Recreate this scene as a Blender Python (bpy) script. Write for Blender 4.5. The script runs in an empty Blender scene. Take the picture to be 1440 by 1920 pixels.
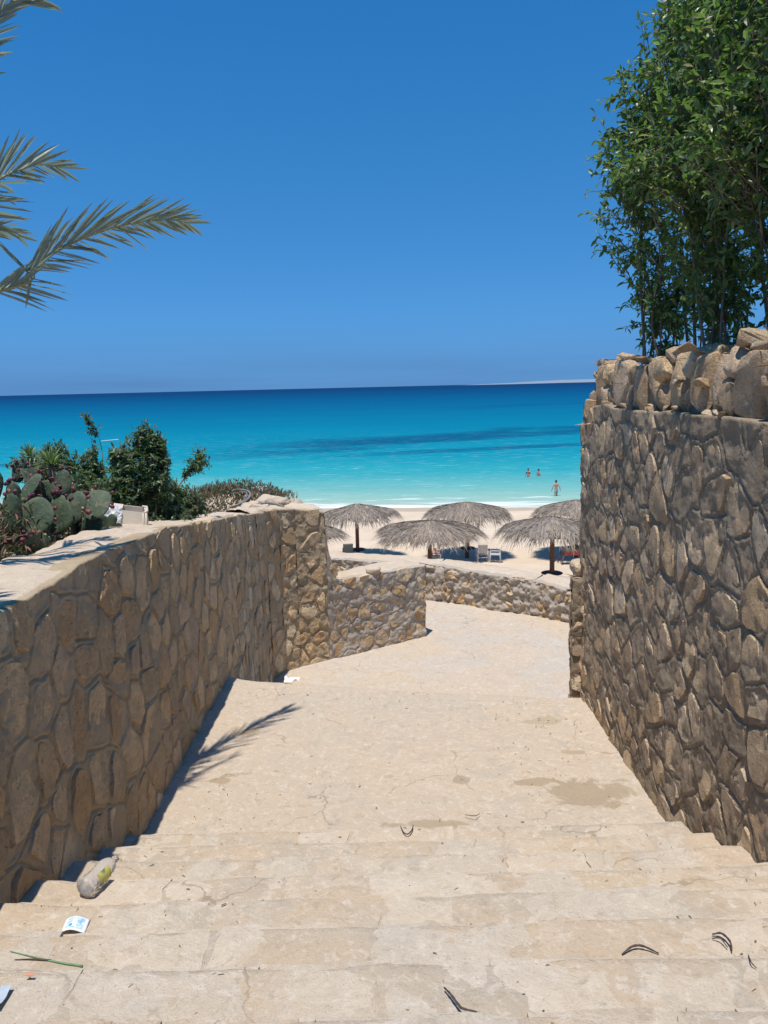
import bpy, math, random
import numpy as np
from mathutils import Vector, Matrix

# ------------------------------------------------------------------ camera, sky, sun, exposure
scene = bpy.context.scene
PITCH = math.radians(9.26); ROLL = math.atan2(26, 1095); FPX = 1442.0
cam_d = bpy.data.cameras.new("camera"); cam = bpy.data.objects.new("camera", cam_d)
scene.collection.objects.link(cam); scene.camera = cam
cam_d.sensor_fit = 'VERTICAL'; cam_d.sensor_height = 24.0; cam_d.lens = 24.0 * FPX / 1920.0
cam_d.clip_start = 0.05; cam_d.clip_end = 60000
_f = Vector((0, math.cos(PITCH), -math.sin(PITCH))); _u0 = Vector((0, math.sin(PITCH), math.cos(PITCH))); _r0 = Vector((1, 0, 0))
_r = _r0 * math.cos(ROLL) - _u0 * math.sin(ROLL); _u = _u0 * math.cos(ROLL) + _r0 * math.sin(ROLL)
cam.matrix_world = Matrix(((_r.x, _u.x, -_f.x, 0), (_r.y, _u.y, -_f.y, 0), (_r.z, _u.z, -_f.z, 10.0), (0, 0, 0, 1)))

TO_SUN = Vector((-0.10, -0.25, 1.0)).normalized()
world = bpy.data.worlds.new("World"); scene.world = world; world.use_nodes = True
wn = world.node_tree; wn.nodes.clear()
wo = wn.nodes.new('ShaderNodeOutputWorld'); wb = wn.nodes.new('ShaderNodeBackground'); sk = wn.nodes.new('ShaderNodeTexSky')
sk.sky_type = 'NISHITA'; sk.sun_disc = False
sk.sun_elevation = math.asin(TO_SUN.z); sk.sun_rotation = math.atan2(TO_SUN.x, TO_SUN.y)
sk.altitude = 0; sk.air_density = 1.0; sk.dust_density = 0.0; sk.ozone_density = 3.0
# clear dry air: the pale layer at the horizon is thin, so the sky keeps its blue right down to the sea
tc = wn.nodes.new('ShaderNodeTexCoord'); mp = wn.nodes.new('ShaderNodeVectorMath'); mp.operation = 'MULTIPLY_ADD'
mp.inputs[1].default_value = (1, 1, 0.76); mp.inputs[2].default_value = (0, 0, 0.20)
nm = wn.nodes.new('ShaderNodeVectorMath'); nm.operation = 'NORMALIZE'
wn.links.new(tc.outputs['Generated'], mp.inputs[0]); wn.links.new(mp.outputs[0], nm.inputs[0]); wn.links.new(nm.outputs[0], sk.inputs[0])
hs = wn.nodes.new('ShaderNodeHueSaturation'); hs.inputs['Saturation'].default_value = 1.38; hs.inputs['Value'].default_value = 1.0
wn.links.new(sk.outputs[0], hs.inputs['Color'])
sz = wn.nodes.new('ShaderNodeSeparateXYZ'); wn.links.new(tc.outputs['Generated'], sz.inputs[0])
hz = wn.nodes.new('ShaderNodeMapRange'); hz.interpolation_type = 'SMOOTHERSTEP'; wn.links.new(sz.outputs[2], hz.inputs[0])
hz.inputs[1].default_value = -.02; hz.inputs[2].default_value = .115; hz.inputs[3].default_value = .85; hz.inputs[4].default_value = 0.0
# a few faint streaks of cloud in that haze
sn = wn.nodes.new('ShaderNodeTexNoise'); sn.inputs['Scale'].default_value = 3.0; sn.inputs['Detail'].default_value = 5; sm = wn.nodes.new('ShaderNodeMapping'); sm.inputs['Scale'].default_value = (1, 1, 16)
wn.links.new(tc.outputs['Generated'], sm.inputs[0]); wn.links.new(sm.outputs[0], sn.inputs['Vector'])
sr = wn.nodes.new('ShaderNodeMapRange'); wn.links.new(sn.outputs['Fac'], sr.inputs[0]); sr.inputs[1].default_value = .35; sr.inputs[2].default_value = .75; sr.inputs[3].default_value = .80; sr.inputs[4].default_value = 1.12
hm = wn.nodes.new('ShaderNodeMath'); hm.operation = 'MULTIPLY'; wn.links.new(hz.outputs[0], hm.inputs[0]); wn.links.new(sr.outputs[0], hm.inputs[1]); hm.use_clamp = True
hx = wn.nodes.new('ShaderNodeMix'); hx.data_type = 'RGBA'; wn.links.new(hm.outputs[0], hx.inputs[0]); wn.links.new(hs.outputs[0], hx.inputs[6]); hx.inputs[7].default_value = (.65, 1.62, 3.45, 1)
wn.links.new(hx.outputs[2], wb.inputs[0]); wn.links.new(wb.outputs[0], wo.inputs[0])
wb.inputs[1].default_value = 0.122
sun_d = bpy.data.lights.new("sun", 'SUN'); sun = bpy.data.objects.new("sun", sun_d); scene.collection.objects.link(sun)
sun_d.energy = 4.0; sun_d.angle = math.radians(0.53); sun_d.color = (1.0, 0.955, 0.885)
sun.rotation_euler = TO_SUN.to_track_quat('Z', 'Y').to_euler()
scene.view_settings.view_transform = 'Standard'; scene.view_settings.look = 'None'
scene.view_settings.exposure = 0.27; scene.view_settings.gamma = 1.0
scene.view_settings.use_curve_mapping = False

# ------------------------------------------------------------------ helpers
COL = scene.collection
rng = random.Random(7)

def at(x, y, Y):
    """point of the place seen at photo position (x, y), Y metres ahead"""
    v = _f + _r * ((x - 720) / FPX) - _u * ((y - 960) / FPX)
    t = Y / v.y
    return Vector((v.x * t, Y, 10 + v.z * t))

def tag(o, label=None, cat=None, group=None, kind=None):
    if label: o['label'] = label
    if cat: o['category'] = cat
    if group: o['group'] = group
    if kind: o['kind'] = kind
    return o

def empty(name, loc=(0, 0, 0), rz=0.0):
    o = bpy.data.objects.new(name, None); COL.objects.link(o)
    o.location = loc; o.rotation_euler = (0, 0, rz); o.empty_display_size = 0.1
    return o

def link(name, me, mat=None, parent=None, loc=None):
    o = bpy.data.objects.new(name, me); COL.objects.link(o)
    if mat is not None and len(me.materials) == 0: me.materials.append(mat)
    if parent is not None: o.parent = parent
    if loc is not None: o.location = loc
    return o

class MB:
    def __init__(self): self.v = []; self.f = []
    def add(self, vs, fs):
        n = len(self.v); self.v.extend([tuple(p) for p in vs]); self.f.extend([tuple(i + n for i in q) for q in fs])
    def box(self, c, s, rot=None, taper=1.0):
        vs = []
        for z in (-1, 1):
            k = taper if z > 0 else 1.0
            for x, y in ((-1, -1), (1, -1), (1, 1), (-1, 1)):
                p = Vector((x * s[0] / 2 * k, y * s[1] / 2 * k, z * s[2] / 2))
                if rot is not None: p = rot @ p
                vs.append(p + Vector(c))
        self.add(vs, [(0, 3, 2, 1), (4, 5, 6, 7), (0, 1, 5, 4), (1, 2, 6, 5), (2, 3, 7, 6), (3, 0, 4, 7)])
    def tube(self, pts, rad, n=7, cap=True):
        pts = [Vector(p) for p in pts]; m = len(pts)
        if not hasattr(rad, '__len__'): rad = [rad] * m
        vs = []; prev = None
        for i, p in enumerate(pts):
            d = (pts[min(i + 1, m - 1)] - pts[max(i - 1, 0)]).normalized()
            a = prev if prev is not None else (Vector((0, 0, 1)) if abs(d.z) < .9 else Vector((1, 0, 0)))
            a = (a - d * a.dot(d)).normalized(); b = d.cross(a); prev = a
            for k in range(n):
                t = 2 * math.pi * k / n
                vs.append(p + (a * math.cos(t) + b * math.sin(t)) * rad[i])
        fs = [(i * n + k, i * n + (k + 1) % n, (i + 1) * n + (k + 1) % n, (i + 1) * n + k) for i in range(m - 1) for k in range(n)]
        if cap: fs.append(tuple(range(n - 1, -1, -1))); fs.append(tuple((m - 1) * n + k for k in range(n)))
        self.add(vs, fs)
    def lathe(self, prof, n=16, M=None):
        vs = []
        for r, z in prof:
            for k in range(n):
                t = 2 * math.pi * k / n; p = Vector((r * math.cos(t), r * math.sin(t), z)); vs.append(M @ p if M else p)
        m = len(prof)
        fs = [(i * n + k, i * n + (k + 1) % n, (i + 1) * n + (k + 1) % n, (i + 1) * n + k) for i in range(m - 1) for k in range(n)]
        fs.append(tuple(range(n - 1, -1, -1))); fs.append(tuple((m - 1) * n + k for k in range(n)))
        self.add(vs, fs)
    def mesh(self, name, smooth=False):
        me = bpy.data.meshes.new(name); me.from_pydata(self.v, [], self.f); me.update()
        if smooth: me.polygons.foreach_set('use_smooth', [True] * len(me.polygons))
        return me
    def build(self, name, mat, parent=None, smooth=False, loc=None):
        return link(name, self.mesh(name, smooth), mat, parent, loc)

def grid_mesh(name, V, smooth=True):
    """V: (nu, nv, 3) array of points"""
    nu, nv = V.shape[:2]; me = bpy.data.meshes.new(name)
    idx = np.arange(nu * nv).reshape(nu, nv)
    F = np.stack([idx[:-1, :-1], idx[1:, :-1], idx[1:, 1:], idx[:-1, 1:]], -1).reshape(-1, 4)
    me.vertices.add(nu * nv); me.vertices.foreach_set('co', V.astype(np.float32).ravel())
    me.loops.add(F.size); me.loops.foreach_set('vertex_index', F.astype(np.int32).ravel())
    me.polygons.add(len(F)); me.polygons.foreach_set('loop_start', np.arange(0, F.size, 4, dtype=np.int32))
    me.polygons.foreach_set('loop_total', np.full(len(F), 4, np.int32))
    me.polygons.foreach_set('use_smooth', np.full(len(F), smooth)); me.update(calc_edges=True); me.validate()
    return me

_T = np.random.RandomState(11).rand(65536)
def _h(ix, iy): return _T[((ix * 374761393 + iy * 668265263) ^ ((ix * 1274126177) >> 7)) & 65535]
def vnoise(x, y):
    x = np.asarray(x, float); y = np.asarray(y, float)
    ix = np.floor(x).astype(np.int64); iy = np.floor(y).astype(np.int64); fx = x - ix; fy = y - iy
    fx = fx * fx * (3 - 2 * fx); fy = fy * fy * (3 - 2 * fy)
    a = _h(ix, iy); b = _h(ix + 1, iy); c = _h(ix, iy + 1); d = _h(ix + 1, iy + 1)
    return (a * (1 - fx) + b * fx) * (1 - fy) + (c * (1 - fx) + d * fx) * fy - .5
def fbm(x, y, oct=4, gain=.5):
    s = 0; a = 1.0; x = np.asarray(x, float); y = np.asarray(y, float)
    for o in range(oct): s = s + a * vnoise(x * 2 ** o + 17.3 * o, y * 2 ** o - 9.1 * o); a *= gain
    return s

# ------------------------------------------------------------------ materials
def lin(c):
    return tuple((v / 255 / 12.92 if v / 255 <= .04045 else ((v / 255 + .055) / 1.055) ** 2.4) for v in c) + (1.0,)

class NT:
    def __init__(self, name):
        self.m = bpy.data.materials.new(name); self.m.use_nodes = True; t = self.m.node_tree; self.t = t
        self.b = t.nodes['Principled BSDF']; self.pos = None
    def n(self, ty, **kw):
        nd = self.t.nodes.new(ty)
        for k, v in kw.items(): setattr(nd, k, v)
        return nd
    def l(self, a, b): self.t.links.new(a, b)
    def P(self):
        if self.pos is None: self.pos = self.n('ShaderNodeNewGeometry')
        return self.pos.outputs['Position']
    def noise(self, scale, detail=4, rough=.55, dist=0.0, vec=None, stretch=None):
        nd = self.n('ShaderNodeTexNoise'); nd.inputs['Scale'].default_value = scale; nd.inputs['Detail'].default_value = detail
        nd.inputs['Roughness'].default_value = rough; nd.inputs['Distortion'].default_value = dist
        v = vec or self.P()
        if stretch:
            mp = self.n('ShaderNodeMapping'); mp.inputs['Scale'].default_value = stretch; self.l(v, mp.inputs[0]); v = mp.outputs[0]
        self.l(v, nd.inputs['Vector']); return nd.outputs['Fac']
    def step(self, x, a, b):
        nd = self.n('ShaderNodeMapRange'); nd.interpolation_type = 'SMOOTHSTEP'
        self.l(x, nd.inputs[0]); nd.inputs[1].default_value = a; nd.inputs[2].default_value = b; return nd.outputs[0]
    def ramp(self, x, stops, interp='LINEAR'):
        nd = self.n('ShaderNodeValToRGB'); cr = nd.color_ramp; cr.interpolation = interp
        while len(cr.elements) < len(stops): cr.elements.new(.5)
        for e, (p, c) in zip(cr.elements, stops): e.position = p; e.color = c if len(c) == 4 else tuple(c) + (1,)
        if x is not None: self.l(x, nd.inputs[0])
        return nd.outputs[0]
    def mix(self, f, a, b, mode='MIX'):
        nd = self.n('ShaderNodeMix', data_type='RGBA', blend_type=mode)
        for s, v in ((nd.inputs[0], f), (nd.inputs[6], a), (nd.inputs[7], b)):
            if isinstance(v, (int, float)): s.default_value = v
            elif isinstance(v, tuple): s.default_value = v if len(v) == 4 else v + (1,)
            else: self.l(v, s)
        return nd.outputs[2]
    def math(self, op, a, b=None, c=None):
        nd = self.n('ShaderNodeMath', operation=op)
        for i, v in enumerate((a, b, c)):
            if v is None: continue
            if isinstance(v, (int, float)): nd.inputs[i].default_value = v
            else: self.l(v, nd.inputs[i])
        return nd.outputs[0]
    def rand(self): return self.n('ShaderNodeObjectInfo').outputs['Random']
    def island(self): return self.n('ShaderNodeNewGeometry').outputs['Random Per Island']
    def bump(self, h, dist, strength=1.0, prev=None):
        nd = self.n('ShaderNodeBump'); nd.inputs['Distance'].default_value = dist; nd.inputs['Strength'].default_value = strength
        self.l(h, nd.inputs['Height'])
        if prev is not None: self.l(prev, nd.inputs['Normal'])
        self.l(nd.outputs[0], self.b.inputs['Normal']); return nd.outputs[0]
    def col(self, c):
        if isinstance(c, tuple): self.b.inputs['Base Color'].default_value = c if len(c) == 4 else c + (1,)
        else: self.l(c, self.b.inputs['Base Color'])
    def set(self, **kw):
        for k, v in kw.items(): self.b.inputs[k.replace('_', ' ')].default_value = v
        return self

def plain(name, c, rough=.7, var=.12, scale=12, **kw):
    t = NT(name); n = t.noise(scale, 4); c = tuple(c)
    t.col(t.mix(t.step(n, .3, .7), tuple(x * (1 - var) for x in c[:3]), tuple(min(1, x * (1 + var)) for x in c[:3])))
    t.set(Roughness=rough, **kw); t.bump(t.noise(scale * 6, 3), .002, .4)
    return t.m

def stone_mat(name, cols, pale, amount):
    t = NT(name)
    r = t.rand(); base = t.ramp(r, [(i / len(cols), c) for i, c in enumerate(cols)], 'CONSTANT')
    n1 = t.noise(7, 5, .6, .4); n2 = t.noise(26, 6, .65, .3); n3 = t.noise(95, 4, .6)
    c = t.mix(t.step(n1, .35, .7), t.mix(.28, base, (.17, .12, .085)), base)
    c = t.mix(t.math('MULTIPLY', t.step(n2, .52, .66), .45), c, t.mix(.5, base, (.55, .36, .19)))
    c = t.mix(t.math('MULTIPLY', t.step(t.noise(11, 6, .7, .8), 1 - amount, 1.08 - amount), .75), c, pale)
    c = t.mix(t.math('MULTIPLY', t.step(t.noise(34, 4, .65, .5), .60, .68), .6), c, (.12, .085, .06))
    c = t.mix(t.math('MULTIPLY', t.step(t.noise(120, 2, .6), .62, .7), .45), c, (.12, .09, .065))
    c = t.mix(t.math('MULTIPLY', t.step(t.noise(75, 3, .6, .3), .62, .7), .4), c, pale)
    t.col(c); t.set(Roughness=.93); t.b.inputs['Specular IOR Level'].default_value = .2
    b = t.bump(n2, .035, 1.0); b = t.bump(n3, .010, 1.0, b)
    return t.m

def mortar_mat(name, a, b_, stain=(.13, .1, .075)):
    t = NT(name); n1 = t.noise(2.2, 5, .6, .3); n2 = t.noise(16, 6, .65, .2); n3 = t.noise(110, 4, .65)
    c = t.mix(t.step(n1, .35, .68), a, b_)
    c = t.mix(t.math('MULTIPLY', t.step(n2, .5, .72), .5), c, t.mix(.5, b_, (.48, .38, .27)))
    c = t.mix(t.math('MULTIPLY', t.step(t.noise(3.1, 6, .7, .9), .6, .72), .55), c, stain)
    t.col(c); t.set(Roughness=.95); t.b.inputs['Specular IOR Level'].default_value = .15
    b = t.bump(n2, .02, .8); t.bump(n3, .005, .8, b)
    return t.m

def ground_mat(name, sand, cement, pale, stains=(), slab=False, pale_amt=.56, grey=(.43, .385, .32)):
    t = NT(name)
    n1 = t.noise(.9, 5, .6, .5); n2 = t.noise(5.5, 12, .74, .6); n3 = t.noise(48, 5, .65); n4 = t.noise(2.6, 12, .72, .7)
    c = t.mix(t.step(n1, .42, .6), sand, cement)
    if slab:
        c = t.mix(t.math('MULTIPLY', t.step(t.rand(), 0, 1), .65), c, pale)
        c = t.mix(t.step(t.rand(), .7, .72), c, t.mix(.35, c, grey))
    c = t.mix(t.math('MULTIPLY', t.step(n4, .47, .64), .42), c, sand)
    c = t.mix(t.math('MULTIPLY', t.step(n2, pale_amt - .03, pale_amt + .10), .55), c, pale)
    c = t.mix(t.math('MULTIPLY', t.step(t.noise(20, 8, .75, .6), .50, .64), .6), c, t.mix(.5, pale, (.72, .65, .56)))
    c = t.mix(t.math('MULTIPLY', t.step(t.noise(3.7, 12, .72, .6), .55, .64), .5), c, grey)
    c = t.mix(t.math('MULTIPLY', t.step(t.noise(11, 10, .75, .5), .53, .66), .6), c, t.mix(.6, sand, (.30, .225, .15)))
    vo = t.n('ShaderNodeTexVoronoi', feature='DISTANCE_TO_EDGE'); vo.inputs['Scale'].default_value = 1.1
    wp = t.n('ShaderNodeVectorMath', operation='MULTIPLY_ADD'); wn_ = t.n('ShaderNodeTexNoise'); wn_.inputs['Scale'].default_value = 3.5; wn_.inputs['Detail'].default_value = 6; t.l(t.P(), wn_.inputs['Vector'])
    t.l(wn_.outputs['Color'], wp.inputs[0]); wp.inputs[1].default_value = (.35, .35, .35); t.l(t.P(), wp.inputs[2]); t.l(wp.outputs[0], vo.inputs['Vector'])
    crack = t.math('MULTIPLY', t.math('SUBTRACT', 1.0, t.step(vo.outputs['Distance'], .002, .009)), t.step(t.noise(1.3, 4), .50, .60))
    c = t.mix(t.math('MULTIPLY', crack, .55), c, (.24, .18, .12))
    c = t.mix(t.math('MULTIPLY', t.step(t.noise(85, 3, .6), .62, .72), .5), c, (.26, .2, .14))
    c = t.mix(t.math('MULTIPLY', n3, .16), c, (.25, .2, .15))
    for (x0, y0, a, b, colr, amt) in stains:
        sx = t.n('ShaderNodeSeparateXYZ'); t.l(t.P(), sx.inputs[0])
        dx = t.math('DIVIDE', t.math('SUBTRACT', sx.outputs[0], x0), a); dy = t.math('DIVIDE', t.math('SUBTRACT', sx.outputs[1], y0), b)
        r = t.math('SQRT', t.math('ADD', t.math('MULTIPLY', dx, dx), t.math('MULTIPLY', dy, dy)))
        r = t.math('ADD', r, t.math('MULTIPLY', t.math('SUBTRACT', t.noise(3.2, 5, .6, .9), .5), 3.2))
        m = t.math('SUBTRACT', 1.0, t.step(r, .78, 1.06))
        c = t.mix(t.math('MULTIPLY', m, amt), c, colr)
    t.col(c); t.set(Roughness=.95); t.b.inputs['Specular IOR Level'].default_value = .15
    b = t.bump(n2, .02, .7); b = t.bump(n3, .008, .9, b); t.bump(t.noise(160, 3, .6), .003, .9, b)
    return t.m

def leaf_mat(name, stops, rough=.45, trans=.25, tint=(1.0, 1.25, .55)):
    t = NT(name); c = t.ramp(t.island(), stops); t.col(c); t.set(Roughness=rough)
    tr = t.n('ShaderNodeBsdfTranslucent'); t.l(t.mix(1.0, c, tint, 'MULTIPLY'), tr.inputs[0])
    ms = t.n('ShaderNodeMixShader'); ms.inputs[0].default_value = trans
    out = t.t.nodes['Material Output']; t.l(t.b.outputs[0], ms.inputs[1]); t.l(tr.outputs[0], ms.inputs[2]); t.l(ms.outputs[0], out.inputs[0])
    return t.m

M = {}
M['stone_left'] = stone_mat('stone_ochre', [(.62, .425, .235), (.82, .59, .34), (.72, .49, .265), (.56, .41, .25), (.86, .66, .42), (.70, .485, .27), (.64, .47, .295), (.84, .60, .34), (.76, .545, .33), (.66, .43, .225)], (.88, .71, .49), .34)
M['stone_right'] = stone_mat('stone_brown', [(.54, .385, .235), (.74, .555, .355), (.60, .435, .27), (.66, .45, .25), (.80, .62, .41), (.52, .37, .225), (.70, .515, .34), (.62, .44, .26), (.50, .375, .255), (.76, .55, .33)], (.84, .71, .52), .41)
M['mortar_left'] = mortar_mat('mortar_umber', (.37, .28, .175), (.45, .35, .225))
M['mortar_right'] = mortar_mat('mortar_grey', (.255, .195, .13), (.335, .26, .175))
M['mortar_pale'] = mortar_mat('mortar_pale', (.40, .34, .275), (.47, .40, .32), (.28, .23, .18))
SAND = (.54, .42, .295); CEM = (.525, .435, .33); PALE = (.65, .56, .445)
M['cap'] = ground_mat('cap_cement', (.58, .455, .325), (.60, .485, .36), (.68, .575, .455), grey=(.5, .42, .33))
M['slab'] = ground_mat('step_slab', SAND, CEM, PALE, slab=True, pale_amt=.53)
M['bed'] = ground_mat('step_mortar', SAND, (.47, .395, .305), PALE, pale_amt=.60)
M['landing'] = ground_mat('landing_cement', (.55, .44, .325), CEM, PALE, pale_amt=.58, stains=(
    (1.47, 5.40, .30, .20, (.36, .275, .185), .85), (1.05, 4.93, .09, .04, (.3, .23, .15), .85), (1.13, 5.6, .16, .06, (.36, .27, .18), .8),
    (.22, 5.03, .32, .06, (.35, .27, .18), .7), (1.42, 6.75, .18, .1, (.42, .33, .22), .7), (-1.32, 6.62, .17, .1, (.40, .30, .19), .8),
    (-1.35, 5.72, .08, .05, (.36, .27, .18), .8), (.55, 5.65, .07, .06, (.36, .28, .2), .8), (1.55, 6.1, .14, .06, (.4, .3, .2), .8)))
M['lower'] = ground_mat('lower_path', (.56, .445, .325), (.53, .455, .37), (.66, .58, .485), pale_amt=.55)
M['wood'] = plain('pole_wood', (.17, .085, .05), .8, .25, 9)
M['disc'] = plain('table_dark', (.05, .04, .038), .7, .2, 9)
M['white_plastic'] = plain('white_plastic', (.72, .70, .66), .5, .05)
M['sling'] = plain('chair_sling', (.50, .46, .40), .8, .1)
M['green_plastic'] = plain('green_grey_plastic', (.16, .19, .17), .6, .1)

# ------------------------------------------------------------------ stone wall faces
def wall_face(parent, A, B, n, zb, zt, cell, res, seed, stone, mortar, batter=0.0, zref=9.0, h=(.001, .014), gap=(.006, .040), tall=1.15, rough=.010, maxn=300, groove=.012):
    """rubble face from A to B (plan), outward normal n; zb(s), zt(s) bottom and top; stones poke out of a grooved mortar sheet"""
    r = np.random.RandomState(seed); R = random.Random(seed)
    A = np.array(A, float); B = np.array(B, float); L = np.linalg.norm(B - A); td = (B - A) / L; n = np.array(n, float)
    ss = np.linspace(0, L, 40); zmin = float(np.min(zb(ss))); zmax = float(np.max(zt(ss)))
    def P(s, z, o):
        off = batter * (zref - z) + o
        return np.stack([A[0] + td[0] * s + n[0] * off, A[1] + td[1] * s + n[1] * off, z], -1)
    pts = []; row = 0; z = zmin - cell
    while z < zmax + cell:
        s = -cell + (row % 2) * cell * .5
        while s < L + cell:
            if R.random() > .17: pts.append((s + R.uniform(-.36, .36) * cell, z + R.uniform(-.36, .36) * cell * tall))
            s += cell * R.uniform(.8, 1.15)
        z += cell * tall * .95; row += 1
    Pt = np.array(pts); Q = Pt / np.array([1, tall])
    # mortar sheet
    ns = int(L / res) + 1; nz = int((zmax - zmin) / res) + 1
    S, T = np.meshgrid(np.linspace(0, L, ns), np.linspace(0, 1, nz), indexing='ij')
    Z = zb(S) + (zt(S) - zb(S)) * T
    ws = S + .035 * fbm(S * 6 + seed, Z * 6, 3); wz = (Z + .035 * fbm(S * 6 + 40, Z * 6 + seed, 3)) / tall
    O = np.zeros_like(S); fl = np.stack([ws.ravel(), wz.ravel()], -1); E = np.empty(len(fl))
    for i in range(0, len(fl), 20000):
        c = fl[i:i + 20000]; d = ((c[:, None, :] - Q[None]) ** 2).sum(-1)
        k = np.argpartition(d, 2, axis=1)[:, :2]; dd = np.take_along_axis(d, k, 1); o = np.argsort(dd, 1); k = np.take_along_axis(k, o, 1); dd = np.take_along_axis(dd, o, 1)
        E[i:i + 20000] = (dd[:, 1] - dd[:, 0]) / (2 * np.linalg.norm(Q[k[:, 0]] - Q[k[:, 1]], axis=1) + 1e-6)
    E = E.reshape(S.shape)
    O = rough * 1.6 * fbm(S * 9, Z * 9 + seed, 5, .55) - groove * np.exp(-(E / .007) ** 2) + .006 * np.exp(-((E - .017) / .010) ** 2) + .03 * fbm(S * 1.3 + seed, Z * 1.3, 2)
    O = O + .005
    G = np.concatenate([P(S, Z, O)] + [P(S[:, -1:], Z[:, -1:] + dz_, O[:, -1:] - b_) for b_, dz_ in ((.012, .004), (.05, .006), (.16, .0))], axis=1)
    mo = link('mortar_face', grid_mesh('mortar_face', G), mortar, parent)
    # stones
    cand = []
    for i, (s, z) in enumerate(pts):
        if not (0.02 < s < L - .02): continue
        b_, t_ = float(zb(np.array(s))), float(zt(np.array(s)))
        if b_ - .05 < z < t_ - .04: cand.append(i)
    NA = 22
    for i in cand[:maxn]:
        q = Q[i]; dist = np.linalg.norm(Q - q, axis=1); nb = np.argsort(dist)[1:14]
        g = R.uniform(*gap); th = np.linspace(0, 2 * np.pi, NA, endpoint=False) + R.random()
        u = np.stack([np.cos(th), np.sin(th)], -1); rad = np.full(NA, .3)
        for j in nb:
            w = Q[j] - q; D = np.linalg.norm(w); w /= D; cs = u @ w
            rr = np.where(cs > .05, (D / 2 - g) / np.maximum(cs, .05), 9); rad = np.minimum(rad, rr)
        rad = .12 * np.roll(rad, 1) + .76 * rad + .12 * np.roll(rad, -1)
        rad = np.maximum(rad, .02) * (1 + r.uniform(-.09, .05, NA))
        s0, z0 = pts[i]; zt0 = float(zt(np.array(s0)))
        hh = R.uniform(*h); tx, tz = R.uniform(-.07, .07), R.uniform(-.07, .07); jag = R.uniform(.4, 1.3)
        vs = []; rings = [(1.0, 0), (.985, .2), (.93, .9), (.62, 1.0), (.32, 1.03)]
        bo = .03 * float(fbm(np.array(s0 * 1.3 + seed), np.array(z0 * 1.3), 2))
        for k, (f, d) in enumerate(rings):
            ds = u[:, 0] * rad * f; dz = u[:, 1] * rad * f * tall
            s_ = np.clip(s0 + ds, .004, L - .004); z_ = np.minimum(z0 + dz, zt0 + .01)
            o = (-.035 if k == 0 else hh * d + (-.004 if k == 1 else 0)) + bo + (0 if k < 2 else 1) * (ds * tx + dz * tz + jag * rough * 1.5 * fbm(s_ * 14 + i, z_ * 14, 3))
            vs.append(P(s_, z_, o))
        V = np.concatenate(vs + [P(np.array([s0]), np.array([z0]), hh * 1.08 + bo + rough * r.uniform(-.5, .8))])
        c0 = V[-1].copy(); V = V - c0
        F = [(k * NA + a, k * NA + (a + 1) % NA, (k + 1) * NA + (a + 1) % NA, (k + 1) * NA + a) for k in range(len(rings) - 1) for a in range(NA)]
        F += [((len(rings) - 1) * NA + a, (len(rings) - 1) * NA + (a + 1) % NA, len(rings) * NA) for a in range(NA)]
        me = bpy.data.meshes.new('stone'); me.from_pydata(V.tolist(), [], F); me.update()
        me.polygons.foreach_set('use_smooth', [True] * len(me.polygons)); me.set_sharp_from_angle(angle=.5)
        link('stone', me, stone, parent, c0)
    return mo

def rock_mesh(name, sx, sy, sz, seed, n=10, m=8, blocky=.6, amp=.10):
    r = random.Random(seed); V = np.zeros((m + 1, n + 1, 3)); ox, oy = r.uniform(0, 90), r.uniform(0, 90)
    for i in range(m + 1):
        a = -math.pi / 2 + math.pi * i / m
        for j in range(n + 1):
            b = 2 * math.pi * (j % n) / n
            d = [math.cos(a) * math.cos(b), math.cos(a) * math.sin(b), math.sin(a)]
            mx = max(abs(x) for x in d); k = (1 - blocky) + blocky / mx * .86
            q = [x * k for x in d]
            f = 1 + amp * 2 * float(fbm(np.array(q[0] * 1.7 + ox + q[2]), np.array(q[1] * 1.7 + oy - q[2] * 1.3), 3))
            V[i, j] = (q[0] * sx / 2 * f, q[1] * sy / 2 * f, q[2] * sz / 2 * f)
    return grid_mesh(name, V)

def hull_rock(name, sx, sy, sz, seed, pts=15, rough=.05):
    import bmesh
    r = random.Random(seed); bm = bmesh.new()
    for _ in range(pts):
        d = Vector((r.uniform(-1, 1), r.uniform(-1, 1), r.uniform(-1, 1))); m = max(abs(d.x), abs(d.y), abs(d.z)); k = r.uniform(.86, 1.0) / m
        k = k * .8 + .2 / d.length
        bm.verts.new((d.x * k * .5, d.y * k * .5, d.z * k * .5))
    res = bmesh.ops.convex_hull(bm, input=bm.verts[:])
    bmesh.ops.delete(bm, geom=[v for v in bm.verts if not v.link_faces], context='VERTS')
    for v in bm.verts: v.co = Vector((v.co.x * sx, v.co.y * sy, v.co.z * sz))
    bmesh.ops.dissolve_limit(bm, angle_limit=.25, verts=bm.verts[:], edges=bm.edges[:])
    bmesh.ops.bevel(bm, geom=bm.edges[:], offset=min(sx, sy, sz) * .07, segments=2, affect='EDGES', profile=.6)
    bmesh.ops.triangulate(bm, faces=bm.faces[:]); bmesh.ops.subdivide_edges(bm, edges=[e for e in bm.edges if e.calc_length() > min(sx, sy, sz) * .3], cuts=1)
    q = rough * min(sx, sy, sz)
    bm.normal_update()
    for v in bm.verts: v.co += v.normal * q * 2 * float(fbm(np.array(v.co.x * 14 + seed + v.co.z * 9), np.array(v.co.y * 14 - v.co.z * 11), 3))
    me = bpy.data.meshes.new(name); bm.to_mesh(me); bm.free(); me.polygons.foreach_set('use_smooth', [True] * len(me.polygons)); me.set_sharp_from_angle(angle=.6); return me

def sheet(name, xs, ys, zf, mat, parent=None):
    X, Y = np.meshgrid(xs, ys, indexing='ij'); return link(name, grid_mesh(name, np.stack([X, Y, zf(X, Y)], -1)), mat, parent)

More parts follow.
